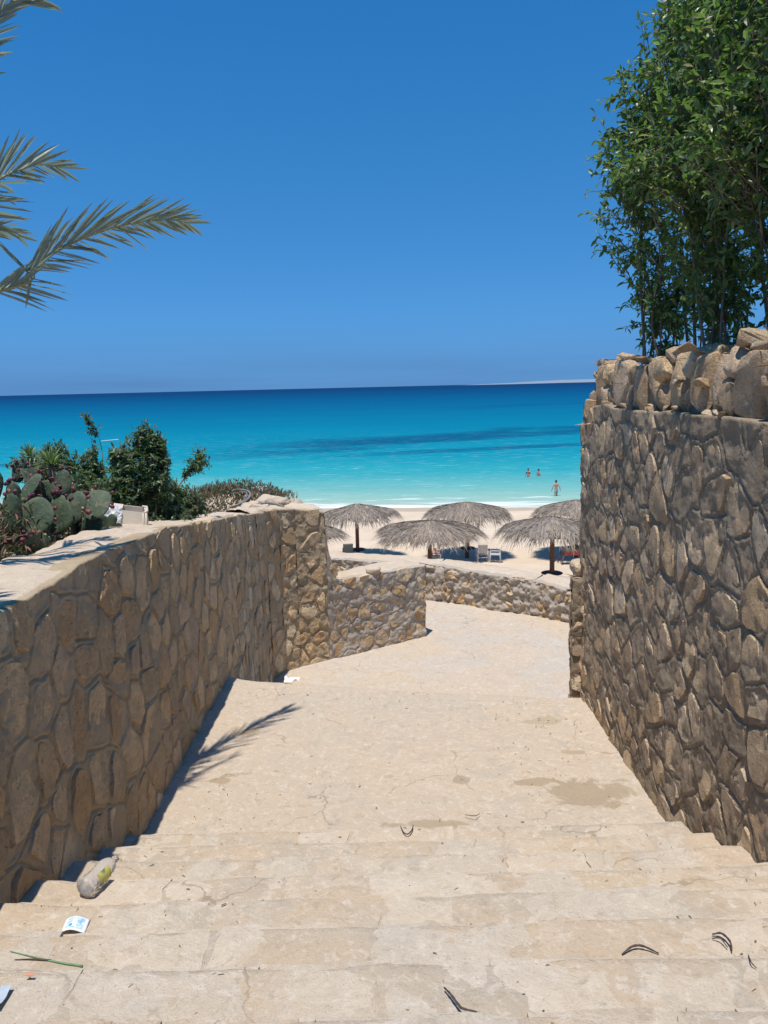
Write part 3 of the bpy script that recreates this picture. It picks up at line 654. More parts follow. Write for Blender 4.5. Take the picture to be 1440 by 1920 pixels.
def bush(name, base, stems, blobs, twigs, per, leaf, seed, label, cat, group, lmat, stem_r=.018, droop=.25, spread=.10, shell=.5):
    """stems: list of (foot, head) points; blobs: (centre, radii, weight) that make up the crown; leaves sit along twigs"""
    R = random.Random(seed); root = empty(name, base); tag(root, label, cat, group)
    inv = Vector(base)
    heads = []
    for a, b in stems:
        a = Vector(a); b = Vector(b); n = 7; pts = []
        w1, w2 = R.uniform(-.08, .08), R.uniform(-.08, .08)
        for i in range(n):
            f = i / (n - 1); p = a.lerp(b, f); p.x += math.sin(f * 5 + seed) * w1; p.y += math.sin(f * 4 + 2) * w2; pts.append(p - inv)
        rr = stem_r * R.uniform(.7, 1.4); mb = MB(); mb.tube(pts, [rr * (1 - .7 * i / (n - 1)) for i in range(n)], 7)
        mb.build('stem', M['bark'], root, True); heads += [p + inv for p in pts[2:]]
    vs = []; fs = []; tw = MB(); tot = sum(b[2] for b in blobs)
    for _ in range(twigs):
        x = R.uniform(0, tot)
        for c, rad, w in blobs:
            x -= w
            if x <= 0: break
        d = rv(R); f = R.random() ** shell; e = Vector((c[0] + d.x * rad[0] * f, c[1] + d.y * rad[1] * f, c[2] + d.z * rad[2] * f))
        h = min((heads[R.randrange(len(heads))] for _ in range(8)), key=lambda q: (q - e).length) if heads else Vector(base)
        go = (e - h); ln = min(go.length, R.uniform(.28, .5)); s = e - go.normalized() * ln
        s.z -= .05; dirn = (e - s).normalized(); mid = s.lerp(e, .5) + Vector((0, 0, .03)); tp = [s - inv, mid - inv, e - inv]
        tw.tube(tp, [.0045, .003, .0015], 4, False)
        for k in range(per):
            f = .12 + .88 * (k + R.random()) / per; p = s.lerp(mid, f * 2) if f < .5 else mid.lerp(e, f * 2 - 1)
            ld = (dirn * .55 + rv(R) * .85 + Vector((0, 0, -droop))).normalized(); L = leaf[0] * R.uniform(.65, 1.25)
            up = (Vector((0, 0, 1)) + rv(R) * .7).normalized()
            leaf_quad(vs, fs, p - inv + rv(R) * spread * .15, ld, up, L, leaf[1] * L / leaf[0] * R.uniform(.8, 1.15))
    me = bpy.data.meshes.new('crown'); me.from_pydata([tuple(v) for v in vs], [], fs); me.update()
    cr = link('crown', me, lmat, root); tag(cr, kind='stuff')
    tag(tw.build('twigs', M['twig'], root), kind='stuff')
    return root

# hedge on top of the right wall: five many-stemmed shrubs
HR = random.Random(99)
hedge = [  # foot x, y ; blobs in world coordinates
    ((2.55, 7.05), [((2.30, 7.1, 11.6), (.52, .55, .75), 3), ((2.28, 7.0, 12.25), (.50, .5, .5), 2), ((2.52, 7.0, 10.75), (.40, .45, .55), 1.1), ((2.75, 7.1, 12.8), (.55, .5, .6), 2)], 'farthest hedge shrub at the left end of the right wall top, edge against the sky'),
    ((2.75, 6.35), [((2.72, 6.35, 11.9), (.6, .5, .9), 3), ((2.6, 6.3, 11.1), (.45, .45, .5), 1), ((2.8, 6.3, 13.0), (.6, .5, .6), 2)], 'second hedge shrub from the sky end of the right wall top'),
    ((2.6, 5.7), [((2.42, 5.9, 11.7), (.52, .5, .75), 3), ((1.80, 5.75, 11.5), (.14, .2, .2), .18), ((2.5, 5.8, 12.5), (.6, .45, .6), 2), ((2.5, 5.8, 10.9), (.45, .45, .5), 1)], 'third hedge shrub from the sky end of the right wall top'),
    ((2.85, 5.15), [((2.42, 5.15, 11.6), (.52, .5, .7), 3), ((1.80, 4.7, 11.4), (.15, .2, .2), .18), ((2.5, 5.1, 12.4), (.6, .45, .6), 2), ((2.7, 5.1, 10.9), (.45, .4, .45), 1)], 'fourth hedge shrub along the right wall top, above the round loose stone'),
    ((2.65, 4.55), [((2.38, 4.5, 11.6), (.48, .45, .6), 3), ((2.45, 4.4, 12.2), (.55, .45, .5), 2), ((2.6, 4.5, 10.85), (.4, .4, .4), .8)], 'hedge shrub at the right edge of the picture above the wall'),
]
for i, ((fx, fy), blobs, lab) in enumerate(hedge):
    blobs = blobs + [((fx - .05, fy, 10.5), (.34, .42, .38), .3)]; stems = []
    for k in range(10):
        a = (fx + HR.uniform(-.22, .2), fy + HR.uniform(-.3, .3), 9.9); c, rad, w = HR.choice(blobs)
        b = (a[0] * .45 + (c[0] + HR.uniform(-.3, .3)) * .55, a[1] * .45 + (c[1] + HR.uniform(-.3, .3)) * .55, c[2] + HR.uniform(-.2, .3)); stems.append((a, b))
    bush('hedge_shrub', (fx, fy, 9.9), stems, blobs, 520, 15, (.074, .030), 40 + i, lab, 'shrub', 'hedge shrubs along the right wall', M['leaf_hedge'], .011, .25)

# shrubs and plants behind the left wall
def blob(x, y, Y, rx, rz, w, ry=None):
    c = at(x, y, Y); k = Y / FPX * 1.01; return (tuple(c), (rx * k, (ry or rx) * k, rz * k), w)
bush('leafy_shrub', tuple(at(270, 985, 8.0)), [(at(265 + d, 985, 8.0), at(265 + d * 2.2, 850, 8.0)) for d in (-25, -10, 4, 20)],
     [blob(262, 895, 8.0, 62, 72, 3), blob(285, 835, 8.0, 26, 42, 1.2), blob(228, 865, 8.1, 36, 42, 1.4), blob(268, 812, 8.0, 14, 26, .5), blob(290, 830, 8.0, 18, 26, .7), blob(215, 930, 7.8, 50, 44, 2), blob(300, 900, 8.0, 40, 50, 2)], 520, 15, (.062, .023), 61,
     'tall glossy green shrub with a pointed crown behind the left wall, beside the white box', 'shrub', 'shrubs behind the left wall', M['leaf_shrub'], .011, .1)
bush('leafy_shrub', tuple(at(335, 985, 8.4)), [(at(330 + d, 985, 8.4), at(330 + d * 2, 930, 8.4)) for d in (-20, 0, 22)],
     [blob(325, 945, 8.4, 52, 44, 3), blob(365, 955, 8.6, 30, 28, 1.2), blob(305, 915, 8.4, 36, 30, 1.2), blob(310, 970, 8.0, 50, 26, 1.5)], 380, 15, (.05, .018), 62,
     'low dense dark green shrub sloping to the wall top, right of the tall shrub', 'shrub', 'shrubs behind the left wall', M['leaf_shrub'], .01, .1)
bush('leafy_shrub', tuple(at(345, 930, 8.5)), [(at(318, 935, 8.4), at(372, 862, 8.5)), (at(335, 915, 8.4), at(358, 870, 8.5))],
     [blob(372, 862, 8.5, 30, 26, 2), blob(345, 884, 8.5, 14, 10, .4)], 46, 13, (.055, .021), 63,
     'single slanting leafy branch standing out against the turquoise water', 'shrub', 'shrubs behind the left wall', M['leaf_shrub'], .008, .2)
bush('leafy_shrub', tuple(at(120, 985, 8.6)), [(at(120 + d, 985, 8.6), at(120 + d * 2, 870, 8.6)) for d in (-30, -10, 10, 30)],
     [blob(110, 880, 8.6, 52, 50, 2), blob(170, 890, 8.6, 40, 48, 2), blob(112, 842, 8.6, 12, 22, .4), blob(172, 842, 8.6, 11, 24, .4), blob(85, 840, 8.6, 14, 16, .3), blob(150, 935, 7.6, 80, 50, 3), blob(175, 975, 7.2, 50, 34, 1.5), blob(60, 880, 8.2, 50, 40, 2), blob(110, 960, 7.0, 70, 50, 3)], 800, 15, (.052, .021), 64,
     'broad shrub with upright flowering tips behind the prickly pear', 'shrub', 'shrubs behind the left wall', M['leaf_shrub'], .011, .05)
bush('tall_sprig', tuple(at(192, 865, 8.7)), [(at(193, 900, 8.7), at(184, 812, 8.7)), (at(185, 815, 8.7), at(163, 785, 8.7))],
     [blob(162, 783, 8.7, 10, 9, 1), blob(178, 800, 8.7, 12, 10, 1.4), blob(170, 806, 8.7, 12, 6, .5)], 16, 8, (.06, .022), 65,
     'thin bare stem with a leafy drooping tip rising above the shrubs', 'shrub', None, M['leaf_shrub'], .006, .35)

# prickly pear
def pad_mat():
    t = NT('cactus_pad'); n = t.noise(6, 4, .6); f = t.noise(38, 3)
    c = t.mix(t.step(n, .35, .68), (.04, .066, .034), (.085, .115, .06)); c = t.mix(t.math('MULTIPLY', t.step(f, .6, .7), .6), c, (.20, .19, .11)); c = t.mix(t.math('MULTIPLY', t.step(t.noise(4.5, 6, .7, .8), .56, .66), .7), c, (.16, .13, .08))
    t.col(c); t.set(Roughness=.7); t.bump(f, .01, .5); return t.m
M['pad'] = pad_mat()
tf = NT('cactus_fruit'); tf.col(tf.ramp(tf.rand(), [(0, (.05, .010, .02)), (.5, (.12, .022, .035)), (.85, (.22, .05, .045)), (1, (.20, .18, .07))])); tf.set(Roughness=.5); M['fruit'] = tf.m
M['spine'] = plain('spine', (.45, .4, .28), .7)
def pad_mesh(w, h, th, seed):
    r = random.Random(seed); n = 20; V = []; rings = [0, .35, .65, .86, .97, 1.0]; mb = MB(); mid = []
    for side in (1, -1):
        vs = []
        for f in rings:
            for k in range(n):
                a = 2 * math.pi * k / n; y = math.sin(a); x = math.cos(a) * (1 - .22 * (y < 0) * abs(y) ** 1.3)
                t_ = th * math.sqrt(max(0, 1 - f ** 3)) * side
                vs.append((x * w / 2 * f + .012 * math.sin(3 * a + seed) * f, t_ + .018 * math.sin(x * f * 3 + seed), h / 2 + y * h / 2 * f))
        mb.add(vs, [(i * n + k, i * n + (k + 1) % n, (i + 1) * n + (k + 1) % n, (i + 1) * n + k) for i in range(len(rings) - 1) for k in range(n)])
    return mb.mesh('pad', True)
PADS = [pad_mesh(.30, .40, .022, 1), pad_mesh(.26, .36, .022, 4), pad_mesh(.34, .42, .026, 8)]
fr = MB(); fr.lathe([(.004, 0), (.012, .006), (.019, .022), (.022, .038), (.020, .05), (.015, .056), (.008, .052)], 9); FRUIT = fr.mesh('fruit', True)
sp = MB()
for a in range(4):
    d = Vector((math.cos(a * 1.7) * .5, -1, math.sin(a * 1.7) * .5)).normalized() * .02; sp.tube([(0, 0, 0), tuple(d)], [.0016, .0004], 3, False)
SPINE = sp.mesh('spines')
def cactus(name, base, pads, seed, label, scale=1.0, fruits=True):
    R = random.Random(seed); root = empty(name, base); tag(root, label, 'cactus', 'prickly pears behind the left wall')
    for i, (p, rx, ry, rz, sc, nf) in enumerate(pads):
        o = link('pad', PADS[i % 3], M['pad'], root, Vector(p) - Vector(base)); o.rotation_euler = (rx, ry, rz + (R.choice([-.9, -.5, 0, .5, .9]) if fruits else 0)); k_ = .82 * sc * scale if fruits else sc * scale; o.scale = (k_ * R.uniform(.85, 1.15), k_, k_ * R.uniform(.9, 1.1))
        w = (.30, .26, .34)[i % 3]; h = (.40, .36, .42)[i % 3]
        for k in range(int(nf * 1.8) if fruits else 0):
            a = R.uniform(.1, math.pi - .1); x = math.cos(a) * w / 2 * .96; z = h / 2 + math.sin(a) * h / 2 * .96
            f = link('fruit', FRUIT, M['fruit'], o, (x, R.uniform(-.012, .012), z)); f.rotation_euler = (R.uniform(-.4, .4), math.pi / 2 - a + R.uniform(-.4, .4), 0); s_ = R.uniform(.6, 1.05); f.scale = (s_,) * 3
        for k in range(9):
            x = R.uniform(-.35, .35) * w; z = h * R.uniform(.2, .88); s_ = link('spines', SPINE, M['spine'], o, (x, -.024, z))
    return root
def pd(x, y, Y): return tuple(at(x, y, Y))
pl = []
for (x, y, Y, rx, ry, rz, sc, nf) in (
    (18, 1075, 5.6, -.15, -.1, .3, 1.0, 2), (20, 1000, 5.65, -.2, .15, .2, .95, 4), (-25, 985, 5.6, -.2, -.3, -.3, .95, 5), (55, 1010, 5.75, -.1, .25, .5, 1.0, 4),
    (62, 990, 5.9, -.25, -.1, -.2, 1.1, 7), (100, 1005, 6.0, -.3, .2, .1, 1.0, 6), (40, 945, 5.9, -.3, .05, .35, .85, 7), (120, 985, 6.1, -.5, .35, -.2, 1.0, 5),
    (150, 975, 6.25, -.55, .5, .25, .95, 4), (0, 935, 5.8, -.2, -.2, .4, .8, 6), (95, 1055, 5.75, .2, .5, .4, .9, 3), (75, 1060, 5.7, .1, -.4, -.3, .9, 4), (140, 1030, 6.1, .1, .6, .3, .8, 4), (30, 905, 6.1, -.2, .4, 1.0, .6, 6), (80, 915, 6.2, -.3, -.4, .9, .65, 6), (165, 1010, 6.3, -.2, .2, 1.1, .7, 4), (115, 930, 6.3, -.4, .1, -.9, .7, 6), (5, 1030, 5.5, -.1, .4, -1.0, .9, 4), (130, 965, 6.4, -.3, -.2, .4, .8, 5), (20, 955, 6.0, -.2, .3, -.6, .8, 5), (75, 960, 6.1, -.3, .4, .7, .8, 5), (150, 1000, 6.2, 0, .7, -.5, .8, 4), (45, 1060, 5.55, .1, .1, 1.2, .9, 4)):
    pl.append((pd(x, y, Y), rx + .35 * math.sin(x * 1.7), ry, rz + .5 * math.sin(y * 2.3), sc, nf))
cactus('prickly_pear', pd(60, 1085, 5.7), pl, 5, 'large prickly pear with dark red fruits at the left edge behind the wall')
pl = [(pd(x, y, 6.55), rx, ry, rz, sc, 0) for (x, y, rx, ry, rz, sc) in ((193, 1004, 0, .1, .2, .42), (203, 990, -.1, .5, -.2, .36), (188, 988, 0, -.3, .5, .34), (212, 1000, .1, .7, .3, .3))]
cactus('prickly_pear', pd(197, 1004, 6.55), pl, 6, 'small young prickly pear in front of the white box', 1.0, False)

# spiky rosettes
M['yucca'] = leaf_mat('yucca_leaf', [(0, (.10, .15, .05)), (.5, (.17, .23, .09)), (1, (.28, .33, .15))], .45, .2)
def rosette(base, L, n, seed, label):
    R = random.Random(seed); root = empty('yucca', base); tag(root, label, 'plant', 'spiky rosettes behind the left wall')
    mb = MB(); mb.tube([(0, 0, -.35), (0, 0, 0)], [.03, .025], 8); mb.build('stem', M['bark'], root, True)
    for k in range(n):
        a = k * 2.4 + R.uniform(-.3, .3); el = R.uniform(-.15, 1.35); d = Vector((math.cos(a) * math.cos(el), math.sin(a) * math.cos(el), math.sin(el)))
        sd = d.cross(Vector((0, 0, 1))).normalized(); up = sd.cross(d); l = L * R.uniform(.75, 1.1); w = .011
        p = [Vector((0, 0, 0)), d * l * .5, d * l - Vector((0, 0, l * .1))]
        mb = MB(); mb.add([p[0] + sd * w * .7, p[0] - sd * w * .7, p[1] + sd * w + up * .004, p[1], p[1] - sd * w + up * .004, p[2]], [(0, 1, 3), (0, 3, 2), (1, 4, 3), (2, 3, 5), (3, 4, 5)])
        mb.build('blade', M['yucca'], root)
rosette(pd(96, 872, 7.0), .24, 44, 3, 'bright yellow-green spiky rosette between the prickly pear and the shrub')
rosette(pd(56, 858, 7.3), .19, 34, 4, 'smaller grey-green spiky rosette on a thin stem at the left, against the water')

# ground cover along the back of the wall top
M['succulent'] = leaf_mat('succulent_leaf', [(0, (.05, .07, .03)), (.35, (.10, .12, .05)), (.6, (.19, .17, .085)), (.8, (.20, .075, .055)), (1, (.30, .20, .13))], .6, .12)
R = random.Random(12); vs = []; fs = []
for _ in range(15000):
    Y = R.uniform(2.0, 12.2); X = R.uniform(-4.6, -2.35) if Y < 8.6 else -2.25 - R.random() ** 1.4 * 2.2
    zz = float(top_left(np.array(Y))) - .05 - .22 * float(ss(-2.75, -2.3, np.array(X))) - 4.9 * float(ss(11.9, 15.2, np.array(Y + .25 * (X + 2.3)))) + .12 * float(fbm(np.array(X * 1.5), np.array(Y * 1.5), 4))
    hgt = (.06 if Y < 8.4 else .16) * R.random() + .04 + (.10 * max(0, float(fbm(np.array(X * 1.4), np.array(Y * 1.4), 3))))
    if Y < 8.4 and float(fbm(np.array(X * .9 + 5), np.array(Y * .9), 3)) < -.1: continue
    leaf_quad(vs, fs, Vector((X, Y, zz + hgt * R.random())), (Vector((0, 0, 1)) + rv(R) * .9).normalized(), rv(R), R.uniform(.05, .10), .018, .3)
for _ in range(5200):
    Y = R.uniform(3.9, 7.3); X = -2.42 - R.random() ** 1.6 * .9; hgt = (.05 + .30 * ss(-2.45, -2.8, np.array(X))) * R.random() * (.5 + max(0, .5 + float(fbm(np.array(X * 4), np.array(Y * 4), 3))))
    leaf_quad(vs, fs, Vector((X, Y, float(top_left(np.array(Y))) - .16 + float(hgt))), (Vector((.3, 0, .7)) + rv(R)).normalized(), rv(R), R.uniform(.04, .11), R.uniform(.012, .024), .3)
for _ in range(5200):
    X = R.uniform(-3.6, -1.55); Y = R.uniform(12.0, 13.8)
    if X > -1.9 and R.random() < (X + 1.9) * 2.4: continue
    zz = float(mound_z(np.array(X), np.array(Y)))
    leaf_quad(vs, fs, Vector((X, Y, zz + R.random() * (.10 + .16 * max(0, .3 + float(fbm(np.array(X * 2.5), np.array(Y * 2.5), 3)))))), (Vector((0, 0, 1)) + rv(R) * .8).normalized(), rv(R), R.uniform(.05, .10), .018, .3)
me = bpy.data.meshes.new('ground_cover'); me.from_pydata([tuple(v) for v in vs], [], fs); me.update()
tag(link('ground_cover', me, M['succulent']), 'reddish green creeping succulents covering the soil behind the left wall', 'ground cover', kind='stuff')

# ------------------------------------------------------------------ date palm at the left
M['palm'] = leaf_mat('palm_leaflet', [(0, (.13, .175, .15)), (.5, (.23, .28, .235)), (.8, (.36, .40, .33)), (1, (.54, .53, .47))], .28, .34, (1.0, 1.08, .85))
M['rachis'] = plain('palm_rachis', (.27, .27, .13), .5, .2, 10)
M['dry'] = plain('dry_tip', (.40, .30, .2), .8, .2, 20)
PC = Vector((-3.85, 3.75, 10.15))
palm = tag(empty('palm_tree', (PC.x, PC.y, 8.6)), 'date palm whose grey-green feathered fronds reach in from the left edge', 'palm tree')
tb = MB(); tb.tube([(0, 0, z) for z in np.linspace(-.3, PC.z - 8.6, 14)], [.24 - .04 * i / 13 + .018 * (i % 2) for i in range(14)], 14); tb.build('trunk', M['bark'], palm, True)
TL = random.Random(31)
def catmull(P, n):
    P = [Vector(p) for p in P]; P = [P[0] * 2 - P[1]] + P + [P[-1] * 2 - P[-2]]; out = []
    for i in range(1, len(P) - 2):
        for k in range(n):
            t = k / n; a, b, c, d = P[i - 1:i + 3]
            out.append(.5 * ((2 * b) + (c - a) * t + (2 * a - 5 * b + 4 * c - d) * t * t + (3 * b - a - 3 * c + d) * t ** 3))
    return out + [P[-2]]
def leaflet_geo(mb, d, sd, L, W, droop, R):
    up = sd.cross(d).normalized(); f = .5; pts = [(0, .35), (.12, .8), (.45, 1.0), (.8, .62), (1.0, .06)]; vs = []; fs = []
    for i, (t, w) in enumerate(pts):
        c = d * L * t + Vector((0, 0, -droop * L * t * t)); vs += [c + sd * W * w * .5 + up * W * w * f * .5, c, c - sd * W * w * .5 + up * W * w * f * .5]
        if i: b = 3 * i; fs += [(b - 3, b - 2, b + 1, b), (b - 2, b - 1, b + 2, b + 1)]
    mb.add(vs, fs)
def frond(pts, nleaf, Lmax, single=False, face=Vector((.1, -.72, -.68)).normalized(), start=.25, ang=(62, 26)):
    base = Vector((PC.x, PC.y, 8.6)); C = catmull(pts, 8)
    acc = [0.0]
    for i in range(1, len(C)): acc.append(acc[-1] + (C[i] - C[i - 1]).length)
    n = 48; tq = np.linspace(0, acc[-1], n); C = [Vector([float(v) for v in row]) for row in np.stack([np.interp(tq, acc, [c[k] for c in C]) for k in range(3)], -1)]
    mb = MB(); mb.tube([p - base for p in C], [.020 * (1 - i / n) ** .8 + .003 for i in range(n)], 6); fo = mb.build('frond', M['rachis'], palm, True)
    all_ = MB()
    for k in range(nleaf):
        for sgn in (1, -1):
            t = start + (1 - start) * (k + TL.uniform(.1, .9)) / nleaf; q = t * (n - 1); i = min(int(q), n - 2); p = C[i].lerp(C[i + 1], q - i); tg = (C[i + 1] - C[i]).normalized()
            side = (tg.cross(face)).normalized() * -sgn
            a = math.radians((ang[0] + (ang[1] - ang[0]) * t + TL.uniform(-8, 8)) * (1.0 if sgn > 0 or not single else .68)); fw_ = face * TL.uniform(.05, .55)
            d = (tg * math.cos(a) + (side + fw_).normalized() * math.sin(a)).normalized(); L = Lmax * (.35 + .65 * math.sin(math.pi * min(.97, .14 + (t - start) / (1 - start) * .80))) * TL.uniform(.85, 1.1)
            sd = d.cross(face + rv(TL) * .5).normalized()
            w_ = p - Vector((0, 0, 10)); seen = 720 + FPX * w_.dot(_r) / max(.1, w_.dot(_f)) > -60
            if single and seen: m2 = MB(); leaflet_geo(m2, d, sd, L, .022 * TL.uniform(.8, 1.2), TL.uniform(.02, .14), TL); o = m2.build('leaflet', M['palm'], fo, False, p - base)
            else:
                m2 = MB(); leaflet_geo(m2, d, sd, L, .032, TL.uniform(.05, .28), TL); all_.add([Vector(v) + p - base for v in m2.v], m2.f)
    if all_.v: tag(all_.build('leaflets', M['palm'], fo), kind='stuff')
frond([PC, at(0, 544, 4.65), at(54, 505, 4.85), at(121, 462, 5.1), at(193, 432, 5.4), at(255, 417, 5.65), at(317, 411, 5.9), at(352, 418, 6.05)], 52, .42, True, start=.50)
frond([PC, at(-130, 420, 4.35), at(0, 335, 4.7), at(40, 317, 4.85), at(75, 308, 5.0), at(105, 312, 5.1)], 52, .41, True, start=.34)
frond([PC, at(-180, 230, 4.2), at(0, 22, 4.6), at(45, 2, 4.7), at(80, 0, 4.8)], 44, .36, True, start=.32, ang=(50, 16))
frond([PC, at(-150, 480, 4.55), at(-40, 432, 4.95), at(10, 430, 5.15), at(35, 440, 5.25)], 38, .33, True, start=.34, ang=(50, 20))
frond([PC, PC + Vector((.6, -.15, .3)), PC + Vector((1.25, -.3, .3)), PC + Vector((1.85, -.4, .05))], 34, .44, False, face=Vector((0, 0, 1)), start=.2)
for k in range(9):
    a = 1.2 + k * .52; e = TL.uniform(.2, .9); L = TL.uniform(2.0, 2.5); d = Vector((math.cos(a), math.sin(a), 0))
    if d.x > .3: continue
    frond([PC, PC + d * L * .3 + Vector((0, 0, L * .28 * e)), PC + d * L * .65 + Vector((0, 0, L * .32 * e)), PC + d * L + Vector((0, 0, L * .05))], 30, .42, False, face=Vector((0, 0, 1)), start=.2)

# ------------------------------------------------------------------ litter box, paper, cable and block on and behind the wall
M['box_plastic'] = plain('cream_plastic', (.62, .54, .43), .6, .08, 8)
M['paper'] = plain('white_paper', (.82, .83, .85), .9, .03, 20)
M['cable'] = plain('grey_cable', (.20, .20, .19), .6, .15, 20)
bb = at(238, 1000, 7.05); crate = tag(empty('plastic_box', bb, .25), 'broken cream plastic box lying behind the left wall, with torn white paper on it', 'box')
mb = MB(); w, d, h = .42, .26, .27
def panel(p0, p1, p2, p3, t=.012):
    n_ = (Vector(p1) - Vector(p0)).cross(Vector(p3) - Vector(p0)).normalized() * t; q = [Vector(p) for p in (p0, p1, p2, p3)]
    mb.add(q + [p + n_ for p in q], [(0, 1, 2, 3), (7, 6, 5, 4), (0, 4, 5, 1), (1, 5, 6, 2), (2, 6, 7, 3), (3, 7, 4, 0)])
A1, B1, C1, D1 = (-.22, -.13, -.02), (.20, -.15, -.02), (.17, .12, -.02), (-.19, .12, -.02); A2, B2, C2, D2 = (-.19, -.10, .27), (.19, -.12, .20), (.16, .10, .22), (-.17, .10, .28)
panel(A1, B1, B2, A2); panel(B1, C1, C2, B2); panel(C1, D1, D2, C2); panel(D1, A1, A2, D2); panel(A2, (-.02, -.11, .235), (-.02, .1, .25), D2)
mb.build('shell', M['box_plastic'], crate)
mb = MB(); mb.tube([(.17, -.13, .20), (.20, -.12, .215), (.19, .08, .225), (.15, .1, .23)], .012, 6); mb.tube([(.19, -.135, .2), (.185, -.14, 0)], .010, 6); mb.tube([(.165, -.14, .2), (.16, -.145, 0)], .008, 6); mb.build('rim', M['box_plastic'], crate, True)
def crumple(name, pts_u, pts_v, amp, seed, origin, ux, vx, nn, mat, parent=None, cut=None):
    U, V_ = np.meshgrid(np.linspace(0, 1, 26), np.linspace(0, 1, 22), indexing='ij'); o = np.array(origin); ux = np.array(ux); vx = np.array(vx); nn = np.array(nn)
    edge = .16 * fbm(V_ * 3 + seed, V_ * 0, 4); edge2 = .14 * fbm(U * 3, U * 0 + seed, 4)
    P_ = o + (U * (1 + edge))[..., None] * ux + (V_ * (1 + edge2))[..., None] * vx + (amp * fbm(U * 4 + seed, V_ * 4, 4, .6))[..., None] * nn
    return link(name, grid_mesh(name, P_, False), mat, parent)
crumple('torn_paper', 0, 0, .03, 3, (-.245, -.15, -.06), (.20, -.01, 0), (.03, .03, .33), (0, -1, 0), M['paper'], crate)
crumple('torn_paper', 0, 0, .035, 8, (-.17, -.17, -.06), (.24, -.02, -.01), (-.02, .02, .17), (0, -1, 0), M['paper'], crate)
ca = MB(); pts = catmull([at(430, 951, 11.7), at(452, 944, 11.8), at(466, 934, 12.0), at(469, 925, 12.2), at(462, 920, 12.4), at(445, 918, 12.6), at(425, 924, 12.6)], 6); ca.tube(pts, .018, 6)
pts = catmull([at(447, 946, 11.8), at(461, 934, 12.0), at(462, 924, 12.2), at(450, 921, 12.4)], 6); ca.tube(pts, .010, 6)
o = ca.build('cable', M['cable'], None, True); tag(o, 'loop of grey cable lying in the ground cover behind the wall', 'cable')
ca = MB(); pts = catmull([at(465, 952, 11.45), at(480, 946, 11.5), at(500, 943, 11.55), at(520, 946, 11.6), at(532, 951, 11.6)], 6); ca.tube(pts, .02, 6)
tag(ca.build('hose', M['cable'], None, True), 'short grey hose bent in an arc on the far end of the left wall top', 'hose')
mb = MB(); c = at(488, 918, 13.2); mb.box((0, 0, 0), (.24, .14, .10)); tag(mb.build('block', M['paper'], None, False, c), 'small white block half hidden in the ground cover at the far end', 'block')
lr = random.Random(3)
for j, (x, y, Y, a, b_, c_) in enumerate(((505, 938, 11.9, .55, .6, .22), (478, 948, 11.6, .5, .5, .16), (535, 948, 12.1, .42, .5, .16), (455, 955, 11.2, .4, .4, .12))):
    o = link('flat_rock', hull_rock('flat_rock', a, b_, c_, 900 + j, 22, .12), M['cap'], None, at(x, y + 4, Y)); o.rotation_euler = (0, 0, lr.uniform(0, 3))
    tag(o, ('largest sandy flat rock on the far end of the left wall', 'sandy rock left of the largest one on the wall end', 'sandy rock at the sea-side corner of the left wall end', 'smallest sandy rock along the left wall top, nearest the ground cover')[j], 'rock', 'rocks on the left wall end')
ro = link('flat_rock', rock_mesh('flat_rock', .26, .24, .12, 950, 14, 10, .6, .12), M['cap'], None, (-.2, 12.35, 7.02)); tag(ro, 'pale loose rock lying on top of the low wall run', 'rock')
wr = MB(); wr.tube([at(190, 827, 8.7), at(200, 826, 8.6), at(222, 824, 8.4)], .003, 4); tag(wr.build('string', M['paper'], None), 'thin pale string stretched from the tall stem to the shrub', 'string')
wr = MB(); pts = catmull([at(606, 1000, 12.3), at(612, 1035, 12.2), at(622, 1062, 12.1), at(632, 1078, 12.05)], 5); wr.tube(pts, [.045 * (1 - .5 * i / len(pts)) for i in range(len(pts))], 7); tag(wr.build('dead_branch', M['bark'], None, True), 'bent dry branch hanging down at the end of the tall wall', 'branch')

# ------------------------------------------------------------------ litter on the steps and landing
def z_step(Y): 
    k = math.ceil((Y - 1.9) / .4 - 1e-6); return NZ(k)
def on_ground(x, y):
    v = at(x, y, 1.0) - Vector((0, 0, 10))
    best = None
    for i in range(60, 900):
        Y = i * .01; p = Vector((0, 0, 10)) + v * Y
        g = (z_step(Y) if Y < 4.7 else ZL)
        if p.z <= g: return Vector((p.x, p.y, g))
    return p
M['pod'] = plain('dry_pod', (.07, .045, .04), .7, .3, 40)
def pod(pix, r, label, group='dry curved twigs on the steps'):
    zm = on_ground(*pix[len(pix) // 2]).z; P_ = [at(x_, y_, (zm - 10) / (at(x_, y_, 1.0).z - 10)) for x_, y_ in pix]; c = sum(P_, Vector()) / len(P_)
    C = catmull([Vector((p.x - c.x, p.y - c.y, r + .012 * math.sin(math.pi * i / (len(P_) - 1)))) for i, p in enumerate(P_)], 5); mb = MB(); n = len(C)
    r *= .7; mb.tube(C, [r * (.55 + .45 * math.sin(math.pi * (i + .5) / n)) * (1 + .15 * math.sin(i * 2.1)) for i in range(n)], 7)
    tag(mb.build('twig', M['pod'], None, True, Vector((c.x, c.y, zm + .006))), label, 'twig', group)
pod([(833, 1858), (845, 1875), (860, 1897), (868, 1902), (895, 1904)], .006, 'bent dark twig with a hook on the nearest step, bottom centre')
pod([(1166, 1795), (1185, 1785), (1205, 1784), (1235, 1793)], .006, 'dark arched twig lying right of centre on the steps')
pod([(1335, 1757), (1352, 1760), (1368, 1775), (1372, 1788)], .006, 'upper of two thin curved twigs at the right of the steps')
pod([(1335, 1764), (1350, 1769), (1364, 1781)], .004, 'lower of two thin curved twigs at the right of the steps')
pod([(751, 1552), (757, 1566), (765, 1570), (772, 1562), (775, 1550)], .006, 'V-shaped dark twig at the near edge of the landing')
pod([(872, 1530), (890, 1535), (899, 1528)], .004, 'small dark twig on the landing behind the V-shaped one')
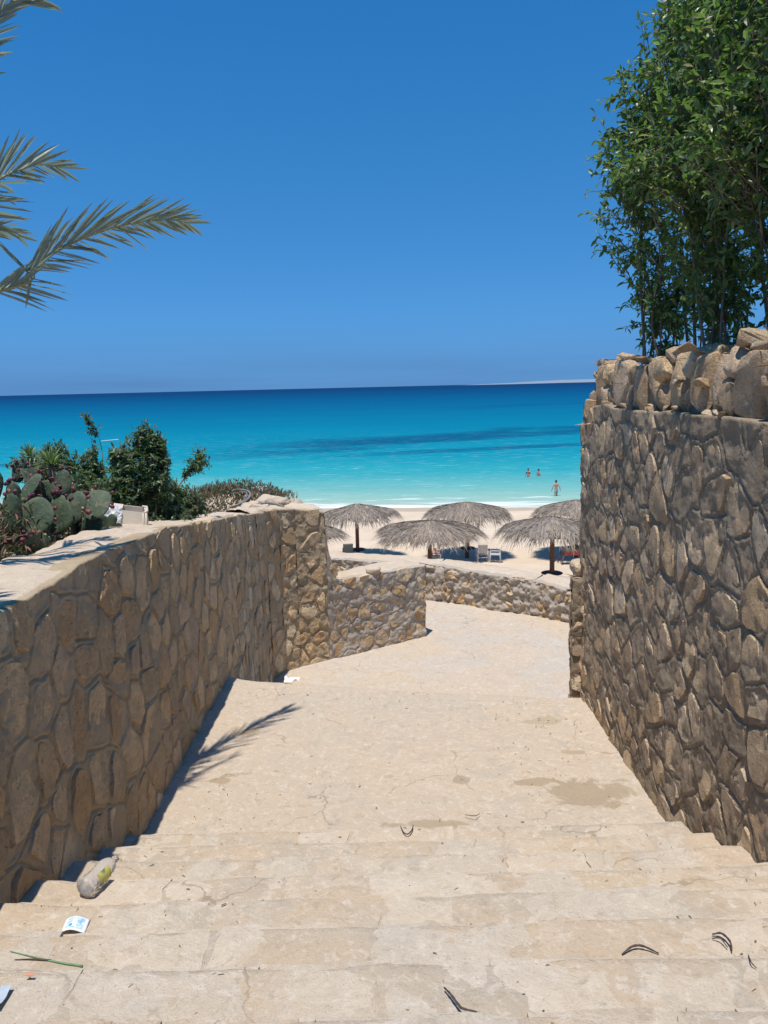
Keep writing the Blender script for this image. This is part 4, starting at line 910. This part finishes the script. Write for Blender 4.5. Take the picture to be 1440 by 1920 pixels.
pod([(1403, 1795), (1408, 1815), (1418, 1820)], .003, 'tiny hooked twig at the right edge of the steps')
M['green_straw'] = plain('green_blade', (.16, .29, .14), .5, .2, 10)
for pix, lab, m_ in (([(20, 1787), (60, 1797), (105, 1807), (155, 1815)], 'long green grass blade on the steps at the left', 'green_straw'), ([(28, 1803), (60, 1802), (95, 1804)], 'short dark grass blade beside the green one', 'pod')):
    zm = on_ground(*pix[1]).z; P_ = [at(x_, y_, (zm - 10) / (at(x_, y_, 1.0).z - 10)) for x_, y_ in pix]; c = P_[0]; mb = MB(); C = catmull([Vector((p.x - c.x, p.y - c.y, 0)) for p in P_], 4); mb.tube(C, [.0018 + .003 * i / len(C) for i in range(len(C))], 5)
    tag(mb.build('grass_blade', M[m_], None, True, Vector((c.x, c.y, zm + .008))), lab, 'grass blade')
# bottle
tb_ = NT('clear_plastic'); tb_.col((.80, .76, .71)); tb_.set(Roughness=.16, IOR=1.25); tb_.b.inputs['Transmission Weight'].default_value = .72; M['bottle'] = tb_.m
tl_ = NT('bottle_label'); n_ = tl_.noise(9, 2, .5, .3, vec=tl_.n('ShaderNodeTexCoord').outputs['Object']); tl_.col(tl_.ramp(n_, [(.40, (.10, .13, .05)), (.46, (.50, .47, .10)), (.6, (.55, .52, .16)), (.66, (.2, .22, .1))])); tl_.set(Roughness=.4); M['blabel'] = tl_.m
b0_ = on_ground(158, 1688); b1_ = at(205, 1640, (b0_.z - 10) / (at(205, 1640, 1.0).z - 10)); ax = Vector((b1_.x - b0_.x, b1_.y - b0_.y, 0)).normalized(); zb_ = max(b0_.z, b1_.z)
rot = ax.to_track_quat('Z', 'Y').to_matrix().to_4x4()
bot = tag(empty('plastic_bottle', (b0_.x, b0_.y, b0_.z + .052)), 'crushed clear plastic bottle lying on a step by the left wall', 'bottle')
prof = [(.001, 0), (.036, .002), (.046, .010), (.048, .03)] + [(r_, .03 + .014 * i) for i, r_ in enumerate([.048, .045, .048, .045, .048, .045, .048, .045, .048])] + [(.048, .158), (.046, .178), (.036, .205), (.020, .225), (.015, .232), (.015, .25), (.0155, .252), (.001, .253)]
mb = MB(); mb.lathe(prof, 20, rot); me = mb.mesh('body', True)
for v in me.vertices:
    q = rot.inverted() @ v.co; k = math.atan2(q.y, q.x); f = 1 - .10 * math.exp(-((q.z - .1) / .05) ** 2) * max(0, math.cos(k - 1.2)); q.x *= f; q.y *= f; v.co = rot @ q
link('body', me, M['bottle'], bot)
side = ax.cross(Vector((0, 0, 1))).normalized(); mb = MB(); vs = []
for i in range(9):
    a = -.5 + i * .17; dr = (side * math.cos(a) + Vector((0, 0, 1)) * math.sin(a)) * .0495
    for q in (.065, .15): vs.append(dr + ax * q)
mb.add(vs, [(2 * i, 2 * i + 1, 2 * i + 3, 2 * i + 2) for i in range(8)]); mb.build('bottle_label', M['blabel'], bot, True)
mb = MB(); mb.lathe([(.001, .238), (.0175, .238), (.0175, .256), (.001, .257)], 14, rot); mb.build('cap', M['bottle'], bot, True)
# packet with a blue print
tp_ = NT('packet_print'); tcn = tp_.n('ShaderNodeTexCoord'); sx_ = tp_.n('ShaderNodeSeparateXYZ'); tp_.l(tcn.outputs['Object'], sx_.inputs[0])
def rect(x0, x1, y0, y1):
    m = tp_.math('MULTIPLY', tp_.math('GREATER_THAN', sx_.outputs[0], x0), tp_.math('LESS_THAN', sx_.outputs[0], x1))
    return tp_.math('MULTIPLY', m, tp_.math('MULTIPLY', tp_.math('GREATER_THAN', sx_.outputs[1], y0), tp_.math('LESS_THAN', sx_.outputs[1], y1)))
nz_ = tp_.noise(60, 3, .6, vec=tcn.outputs['Object'])
cc = tp_.mix(rect(-.034, .036, -.028, .028), (.78, .78, .76), tp_.ramp(nz_, [(.35, (.25, .45, .62)), (.55, (.45, .62, .74)), (.7, (.75, .82, .85))]))
cc = tp_.mix(rect(-.012, .006, -.018, .02), cc, (.85, .87, .88)); cc = tp_.mix(rect(-.02, -.01, -.016, -.004), cc, (.12, .2, .28)); tp_.col(cc); tp_.set(Roughness=.5)
pp = on_ground(142, 1741); U, V_ = np.meshgrid(np.linspace(-.05, .05, 14), np.linspace(-.04, .04, 10), indexing='ij')
o = link('packet', grid_mesh('packet', np.stack([U, V_, .010 + .012 * np.cos(U * 40 + .4) + .003 * np.sin(V_ * 60)], -1)), tp_.m, None, pp + Vector((0, 0, .006))); o.rotation_euler = (0, 0, .06)
md = o.modifiers.new('thickness', 'SOLIDIFY'); md.thickness = .003
tag(o, 'small white packet with a faded blue print on the steps at the left', 'packet')
for i, (x, y, sx_, sy_, col_, lab, nm_) in enumerate(((548, 1266, .16, .10, (.85, .85, .84), 'white scrap of paper on the far left edge of the landing', 'paper_scrap'), (2, 1880, .035, .09, (.42, .48, .56), 'blue-grey crumpled wrapper at the bottom left edge of the picture', 'wrapper'), (58, 1842, .028, .010, (.62, .25, .15), 'tiny orange-red scrap on the nearest steps at the left', 'scrap'))):
    p = on_ground(x, y) if y > 1300 else Vector((*[c for c in at(x, y, 7.85)][:2], ZL - .03)); U, V_ = np.meshgrid(np.linspace(-sx_ / 2, sx_ / 2, 14), np.linspace(-sy_ / 2, sy_ / 2, 12), indexing='ij')
    o = link(nm_, grid_mesh(nm_, np.stack([U + .1 * sx_ * fbm(V_ * 30, U * 0 + i, 2), V_, .012 + .35 * min(sx_, sy_) * fbm(U * 25 + i, V_ * 25, 3)], -1), False), plain(nm_, col_, .7, .1, 30), None, p + Vector((0, 0, .01)))
    md = o.modifiers.new('thickness', 'SOLIDIFY'); md.thickness = .001; tag(o, lab, 'litter')
# crumbs of grit and dry leaf bits
R = random.Random(77); gm = MB()
def bit(x, y, z, s):
    a = R.uniform(0, 6.28); c, d = math.cos(a), math.sin(a); l, w, h = s * R.uniform(.6, 2.0), s * R.uniform(.4, .8), s * R.uniform(.3, .7)
    vs = [(x + c * px * l - d * py * w, y + d * px * l + c * py * w, z + pz * h) for px, py, pz in ((-1, -.6, 0), (1, -.5, 0), (.8, .7, 0), (-.9, .6, 0), (-.5, -.2, 1), (.5, .1, .9))]
    gm.add(vs, [(0, 1, 5, 4), (1, 2, 5), (2, 3, 4, 5), (3, 0, 4)])
for _ in range(2200):
    Y = R.uniform(1.6, 8.0); X = R.choice([R.uniform(-1.75, 1.9), -1.72 + R.random() ** 3 * 1.2, 1.9 - R.random() ** 3 * 1.0]); z = (z_step(Y) if Y < 4.7 else ZL + .0 - .05 * (Y - 4.7) / 3.3)
    if Y > float(edge_y(X)) - .1: continue
    bit(X, Y, z + .002, R.choice([.003, .004, .004, .006, .009]))
tl2 = NT('grit'); tl2.col(tl2.ramp(tl2.island(), [(0, (.10, .07, .05)), (.5, (.28, .2, .13)), (.8, (.5, .4, .3)), (1, (.7, .62, .52))])); tl2.set(Roughness=.9)
tag(gm.build('grit', tl2.m), 'loose grit, leaf bits and crumbs scattered over the steps and landing', 'grit', kind='stuff')

# ------------------------------------------------------------------ thatched beach umbrellas
def thatch_mat():
    t = NT('thatch'); c = t.ramp(t.island(), [(0, (.08, .065, .05)), (.25, (.19, .16, .13)), (.55, (.30, .26, .215)), (.85, (.40, .36, .31)), (.93, (.36, .25, .15)), (1, (.44, .32, .20))]); c = t.mix(t.math('MULTIPLY', t.rand(), .35), c, (.33, .235, .15)); t.col(t.mix(t.math('MULTIPLY', t.step(t.noise(1.6, 4, .6), .4, .7), .5), c, (.15, .125, .105))); t.set(Roughness=.9); return t.m
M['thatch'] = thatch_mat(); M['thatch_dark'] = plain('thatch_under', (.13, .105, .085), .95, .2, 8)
def canopy_mesh(seed, Rr=2.2, H=.50, fr=1.0):
    R = random.Random(seed); vs = []; fs = []
    def surf(r, a): return Vector((r * math.cos(a), r * math.sin(a), -H * (r / Rr) ** 1.12 * (1 + .05 * math.sin(a * 3 + seed))))
    for k in range(5200):
        a = R.uniform(0, 2 * math.pi); ring = R.random(); r0 = Rr * (ring ** .6) * .86 * (1 + .05 * math.sin(5 * a + seed * 2) + .04 * math.sin(11 * a + seed)); L = R.uniform(.45, .85); da = R.uniform(-.16, .16); w = R.uniform(.009, .026); lift = R.uniform(.0, .075)
        pts = []
        for f in (0, .35, .7, 1.0):
            r = r0 + L * f * .96; p = surf(r, a + da * f); over = max(0, r - Rr * .93); p.z += lift * (1 - .6 * f) - over * R.uniform(.3, 1.0) * fr - (R.uniform(.03, .16) * f * f if R.random() < .35 else 0); pts.append(p)
        sd = Vector((-math.sin(a), math.cos(a), R.uniform(-.4, .4))).normalized(); i = len(vs)
        for p, ww in zip(pts, (.7, 1.0, .8, .15)): vs += [p + sd * w * ww, p - sd * w * ww]
        fs += [(i, i + 1, i + 3, i + 2), (i + 2, i + 3, i + 5, i + 4), (i + 4, i + 5, i + 7, i + 6)]
    me = bpy.data.meshes.new('canopy'); me.from_pydata([tuple(v) for v in vs], [], fs); me.update(); return me
CAN = [canopy_mesh(1), canopy_mesh(2), canopy_mesh(3, 2.26, .42, .6), canopy_mesh(4, 2.15, .46)]
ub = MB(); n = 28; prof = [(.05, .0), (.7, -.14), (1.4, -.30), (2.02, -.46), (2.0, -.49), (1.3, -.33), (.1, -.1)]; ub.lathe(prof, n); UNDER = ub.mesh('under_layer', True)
def umbrella(x, y, apex, ground, rot, label, k):
    t = empty('beach_umbrella', (x, y, ground), rot); tag(t, label, 'umbrella', 'thatched umbrellas on the beach'); hh = apex - ground
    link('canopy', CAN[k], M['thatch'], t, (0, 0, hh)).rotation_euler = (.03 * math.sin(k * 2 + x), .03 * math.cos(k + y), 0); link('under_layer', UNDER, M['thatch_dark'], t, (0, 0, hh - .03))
    mb = MB(); mb.tube([(0, 0, -.3), (0, 0, .6), (0, 0, hh * .6), (0, 0, hh - .08)], [.11, .105, .10, .09], 10); mb.build('pole', M['wood'], t, True)
    for j in range(8):
        a = j * math.pi / 4 + .2; mb = MB(); mb.tube([(0, 0, hh - .16), (1.95 * math.cos(a), 1.95 * math.sin(a), hh - .62)], [.03, .02], 6); mb.build('rib', M['wood'], t, True)
    mb = MB(); mb.lathe([(.10, .50), (.42, .505), (.45, .52), (.45, .535), (.42, .55), (.10, .555)], 20); mb.build('table_disc', M['disc'], t)
umbrella(-1.49, 41.2, 3.72, .72, .3, 'thatched umbrella just right of the left wall end, dark chair beside its pole', 0)
umbrella(4.45, 40.8, 3.74, .74, 1.4, 'thatched umbrella of the back row, two white chairs in its shade', 1)
umbrella(1.97, 33.1, 4.12, 1.2, 2.2, 'thatched umbrella in front at the centre, person seated under it', 2)
umbrella(6.96, 31.3, 4.5, 1.62, 3.9, 'nearest thatched umbrella at the right with its pole and base disc showing', 3)
umbrella(10.3, 40.6, 3.75, .7, 5.1, 'back thatched umbrella half hidden by the tall right wall', 1)
umbrella(-4.15, 33.6, 4.05, 1.15, .9, 'thatched umbrella mostly hidden behind the left wall end', 2)

# chairs
def chair(x, y, rz, label, frame, sling, group='beach chairs'):
    z = float(beach_z(np.array(x), np.array(y))); t = empty('beach_chair', (x, y, z), rz); tag(t, label, 'chair', group)
    for sx in (-1, 1):
        for yy_, top in ((-.24, .62), (.26, .44)):
            mb = MB(); mb.tube([(sx * .27, yy_ * 1.08, -.02), (sx * .26, yy_, top)], .018, 6); mb.build('leg', frame, t, True)
        mb = MB(); mb.tube([(sx * .26, .28, .62), (sx * .27, .1, .645), (sx * .27, -.25, .64)], .020, 6); mb.tube([(sx * .26, .26, .42), (sx * .26, .28, .62)], .018, 6); mb.build('armrest', frame, t, True)
        mb = MB(); mb.tube([(sx * .25, -.2, .40), (sx * .245, -.30, .94)], .018, 6); mb.build('back_post', frame, t, True)
    mb = MB(); mb.box((0, .03, .42), (.50, .50, .025)); mb.tube([(-.26, .28, .42), (.26, .28, .42)], .018, 6); mb.build('seat', sling, t)
    mb = MB(); mb.box((0, -.265, .70), (.47, .02, .44), Matrix.Rotation(.18, 3, 'X')); mb.build('backrest', sling, t)
    mb = MB(); mb.tube([(-.245, -.305, .945), (.245, -.305, .945)], .018, 6); mb.tube([(-.25, -.25, .26), (.25, -.25, .26)], .014, 6); mb.build('back_rail', frame, t, True)
    return t
chair(5.05, 39.1, .05, 'white framed armchair with beige sling, its back to the path', M['white_plastic'], M['sling'])
chair(5.72, 38.9, 1.35, 'white armchair turned sideways, right of the one seen from behind', M['white_plastic'], M['sling'])
chair(-1.98, 40.3, .1, 'dark green-grey chair by the pole of the left umbrella', M['green_plastic'], M['green_plastic'])
chair(2.40, 36.3, 0.0, 'beige chair with the seated person under the front centre umbrella', M['white_plastic'], M['sling'])

# ------------------------------------------------------------------ people
SK = NT('skin'); SK.col(SK.mix(SK.noise(9, 3), (.42, .215, .145), (.52, .28, .19))); SK.set(Roughness=.6)
SKR = NT('skin_sunburnt'); SKR.col(SKR.mix(SKR.noise(9, 3), (.45, .20, .135), (.55, .26, .18))); SKR.set(Roughness=.6)
M['hair'] = plain('dark_hair', (.02, .016, .014), .7, .2); M['shorts'] = plain('grey_shorts', (.33, .33, .36), .9, .15); M['swim'] = plain('dark_swimsuit', (.03, .028, .05), .8, .2); M['shirt'] = plain('white_shirt', (.75, .74, .72), .9, .05); M['red_cloth'] = plain('red_cloth', (.22, .045, .03), .9, .2); M['pink'] = plain('pink_cloth', (.60, .30, .27), .9, .1)
def skin_body(name, verts, edges, radii, mat, parent, root=0):
    me = bpy.data.meshes.new(name); me.from_pydata([tuple(v) for v in verts], edges, []); me.update(); o = bpy.data.objects.new(name, me); COL.objects.link(o)
    m = o.modifiers.new('skin', 'SKIN'); m.use_smooth_shade = True; sub = o.modifiers.new('sub', 'SUBSURF'); sub.levels = 2; sub.render_levels = 2
    for i, r_ in enumerate(radii):
        sv = me.skin_vertices[0].data[i]; sv.radius = r_ if hasattr(r_, '__len__') else (r_, r_); sv.use_root = (i == root)
    dg = bpy.context.evaluated_depsgraph_get(); m2 = bpy.data.meshes.new_from_object(o.evaluated_get(dg)); bpy.data.objects.remove(o); m2.name = name
    m2.polygons.foreach_set('use_smooth', [True] * len(m2.polygons)); return link(name, m2, mat, parent)
def person(x, y, z, rz, label, J, skin, hair, garments, scale=1.0):
    """J: joints by name in metres; body grown as one surface; garments are shells over the same bones"""
    t = empty('person', (x, y, z), rz); t.scale = (scale,) * 3; tag(t, label, 'person', 'people on the beach')
    names = ['pelvis', 'waist', 'chest', 'neck', 'head0', 'head1', 'ls', 'le', 'lw', 'lh', 'rs', 're', 'rw', 'rh', 'lhip', 'lk', 'la', 'lf', 'rhip', 'rk', 'ra', 'rf']
    rad = {'pelvis': (.155, .11), 'waist': (.135, .10), 'chest': (.165, .115), 'neck': .055, 'head0': .072, 'head1': .085, 'ls': .06, 'rs': .06, 'le': .042, 're': .042, 'lw': .03, 'rw': .03, 'lh': (.022, .04), 'rh': (.022, .04), 'lhip': .088, 'rhip': .088, 'lk': .057, 'rk': .057, 'la': .038, 'ra': .038, 'lf': (.04, .03), 'rf': (.04, .03)}
    ed = [('pelvis', 'waist'), ('waist', 'chest'), ('chest', 'neck'), ('neck', 'head0'), ('head0', 'head1'), ('chest', 'ls'), ('ls', 'le'), ('le', 'lw'), ('lw', 'lh'), ('chest', 'rs'), ('rs', 're'), ('re', 'rw'), ('rw', 'rh'), ('pelvis', 'lhip'), ('lhip', 'lk'), ('lk', 'la'), ('la', 'lf'), ('pelvis', 'rhip'), ('rhip', 'rk'), ('rk', 'ra'), ('ra', 'rf')]
    ix = {n_: i for i, n_ in enumerate(names)}
    skin_body('body', [J[n_] for n_ in names], [(ix[a], ix[b]) for a, b in ed], [rad[n_] for n_ in names], skin, t)
    h0 = Vector(J['head0']); h1 = Vector(J['head1']); hc = h1.lerp(h0, .25); back = Vector(J.get('back', (0, -1, 0)))
    if hair is not None:
        me = rock_mesh('hair', .185, .215, .20, 5, 14, 10, .1, .05); o = link('hair', me, hair, t, hc + back * .02 + Vector((0, 0, .05)))
        if J.get('long'): 
            mb = MB(); mb.tube([hc + back * .07 + Vector((0, 0, .03)), hc + back * .10 + Vector((0, 0, -.10)), hc + back * .11 + Vector((0, 0, -.28))], [.075, .075, .03], 8); mb.build('hair', hair, t, True)
    fc = hc - back * .095; mb = MB()
    mb.tube([fc + Vector((0, 0, .03)), fc - back * .02 + Vector((0, 0, -.012)), fc + Vector((0, 0, -.02))], [.010, .014, .010], 6); mb.build('nose', skin, t, True)
    for s_ in (-1, 1):
        sd = back.cross(Vector((0, 0, 1))) * s_
        link('ear', rock_mesh('ear', .03, .05, .065, 8, 8, 6, .2, .05), skin, t, hc + sd * .088); link('eye', rock_mesh('eye', .022, .012, .014, 3, 8, 6, 0, 0), M['hair'], t, fc + sd * .032 + back * .006 + Vector((0, 0, .03)))
    link('mouth', rock_mesh('mouth', .05, .012, .014, 3, 8, 6, 0, 0), M['red_cloth'], t, fc + back * .008 + Vector((0, 0, -.05)))
    G = {'shorts': ['pelvis', 'lhip', 'lk', 'rhip', 'rk', 'waist'], 'top': ['waist', 'chest', 'ls', 'rs', 'pelvis']}
    for kind, mat_ in garments:
        if kind == 'shorts':
            p, l, r_ = Vector(J['pelvis']), Vector(J['lhip']), Vector(J['rhip']); w_ = p.lerp(Vector(J['waist']), .45)
            V_ = [p, w_, l, l.lerp(Vector(J['lk']), .55), r_, r_.lerp(Vector(J['rk']), .55)]
            skin_body('shorts', V_, [(0, 1), (0, 2), (2, 3), (0, 4), (4, 5)], [(.172, .128), (.162, .125), .108, .098, .108, .098], mat_, t)
        elif kind == 'brief':
            p, l, r_ = Vector(J['pelvis']), Vector(J['lhip']), Vector(J['rhip'])
            skin_body('swimsuit_bottom', [p, p + Vector((0, 0, .05)), l.lerp(p, .3), r_.lerp(p, .3)], [(0, 1), (0, 2), (0, 3)], [(.168, .125), (.162, .12), .11, .11], mat_, t)
        elif kind == 'top':
            a, b = Vector(J['waist']), Vector(J['chest'])
            skin_body('top', [a, b, Vector(J['ls']), Vector(J['rs'])], [(0, 1), (1, 2), (1, 3)], [(.152, .118), (.18, .132), .073, .073], mat_, t)
    return t
def stand(step=.0, arm=.10, long=False, bend=0.0):
    return {'pelvis': (0, 0, .93), 'waist': (0, bend * .3, 1.10), 'chest': (0, bend, 1.34), 'neck': (0, bend + .01, 1.50), 'head0': (0, bend + .03, 1.58), 'head1': (0, bend + .03, 1.68),
            'ls': (-.19, bend, 1.42), 'le': (-.19 - arm, bend - .05 + step * .2, 1.14), 'lw': (-.19 - arm * 1.3, bend + .05 + step * .5, .90), 'lh': (-.19 - arm * 1.35, bend + .08 + step * .6, .80),
            'rs': (.19, bend, 1.42), 're': (.19 + arm, bend - .05 - step * .2, 1.14), 'rw': (.19 + arm * 1.3, bend + .02 - step * .5, .90), 'rh': (.19 + arm * 1.35, bend + .04 - step * .6, .80),
            'lhip': (-.10, 0, .88), 'lk': (-.11, .05 - step, .48), 'la': (-.11, -.03 - step * 1.5, .08), 'lf': (-.11, .12 - step * 1.5, .03), 'rhip': (.10, 0, .88), 'rk': (.11, .06 + step, .48), 'ra': (.11, step * 1.2, .08), 'rf': (.11, .15 + step * 1.2, .03), 'long': long}
person(15.4, 68.0, -.42, .1, 'person in grey shorts seen from behind, wading into the shallow water', stand(.14, .12), SKR.m, M['hair'], [('shorts', M['shorts'])], 1.03)
person(15.65, 82.5, -.80, 2.6, 'person in dark top and white bottoms, left of the two standing in the sea', stand(.04, .10, True), SK.m, M['hair'], [('top', M['swim']), ('brief', M['shirt'])], .98)
person(16.85, 82.8, -.88, 2.2, 'long-haired person in pale top and red bottoms, right of the two standing in the sea', stand(.02, .07, True, .04), SK.m, M['hair'], [('top', M['shirt']), ('brief', M['red_cloth'])], .96)
zz_ = float(beach_z(np.array(2.4), np.array(36.3)))
sit = {'pelvis': (0, -.12, .53), 'waist': (0, -.17, .70), 'chest': (0, -.20, .93), 'neck': (0, -.17, 1.09), 'head0': (0, -.14, 1.17), 'head1': (0, -.13, 1.26), 'ls': (-.2, -.19, 1.01), 'le': (-.29, -.12, .74), 'lw': (-.27, .13, .68), 'lh': (-.27, .22, .68), 'rs': (.2, -.19, 1.01), 're': (.31, -.14, .74), 'rw': (.29, .12, .68), 'rh': (.28, .21, .68),
       'lhip': (-.1, -.10, .53), 'lk': (-.13, .33, .53), 'la': (-.13, .38, .09), 'lf': (-.13, .52, .04), 'rhip': (.1, -.10, .53), 'rk': (.13, .33, .53), 'ra': (.14, .4, .09), 'rf': (.14, .54, .04)}
person(2.40, 36.3, zz_, 0.0, 'person with cropped hair and bare reddish back, seated on the beige chair facing the sea', sit, SKR.m, None, [('shorts', M['shorts'])], 1.0)

# gear under the half hidden umbrella, boulders behind the far wall
zz_ = float(beach_z(np.array(9.4), np.array(38.4)))
tbx = tag(empty('beach_table', (9.55, 38.4, zz_)), 'small dark table with a red cloth over its side under the half hidden umbrella', 'table')
mb = MB(); mb.box((0, 0, .74), (1.15, .8, .05)); mb.build('table_top', M['disc'], tbx)
for sx in (-1, 1):
    for sy in (-1, 1):
        mb = MB(); mb.tube([(sx * .62, sy * .42, -.03), (sx * .45, sy * .3, .72)], .028, 6); mb.build('leg', M['wood'], tbx, True)
U, V_ = np.meshgrid(np.linspace(-.5, .35, 18), np.linspace(0, .26, 10), indexing='ij'); o = link('red_cloth', grid_mesh('red_cloth', np.stack([U, -.42 + .03 * np.sin(U * 22) * V_ * 2, .775 - V_], -1)), M['red_cloth'], None, (9.55, 38.4, zz_)); md = o.modifiers.new('thickness', 'SOLIDIFY'); md.thickness = .008; tag(o, 'red cloth hanging over the front of the small dark table', 'cloth')
o = link('bag', rock_mesh('bag', .6, .4, .55, 77, 14, 10, .6, .08), M['swim'], None, (10.3, 37.9, zz_ + .25)); tag(o, 'dark bag on the sand beside the small table', 'bag')
o = link('boulder', rock_mesh('boulder', 1.5, 1.5, 2.1, 60, 18, 12, .2, .1), M['mortar_pale'], None, (4.15, 17.2, 4.55)); tag(o, 'rounded grey boulder just beyond the far low wall, below the nearest umbrella', 'boulder')
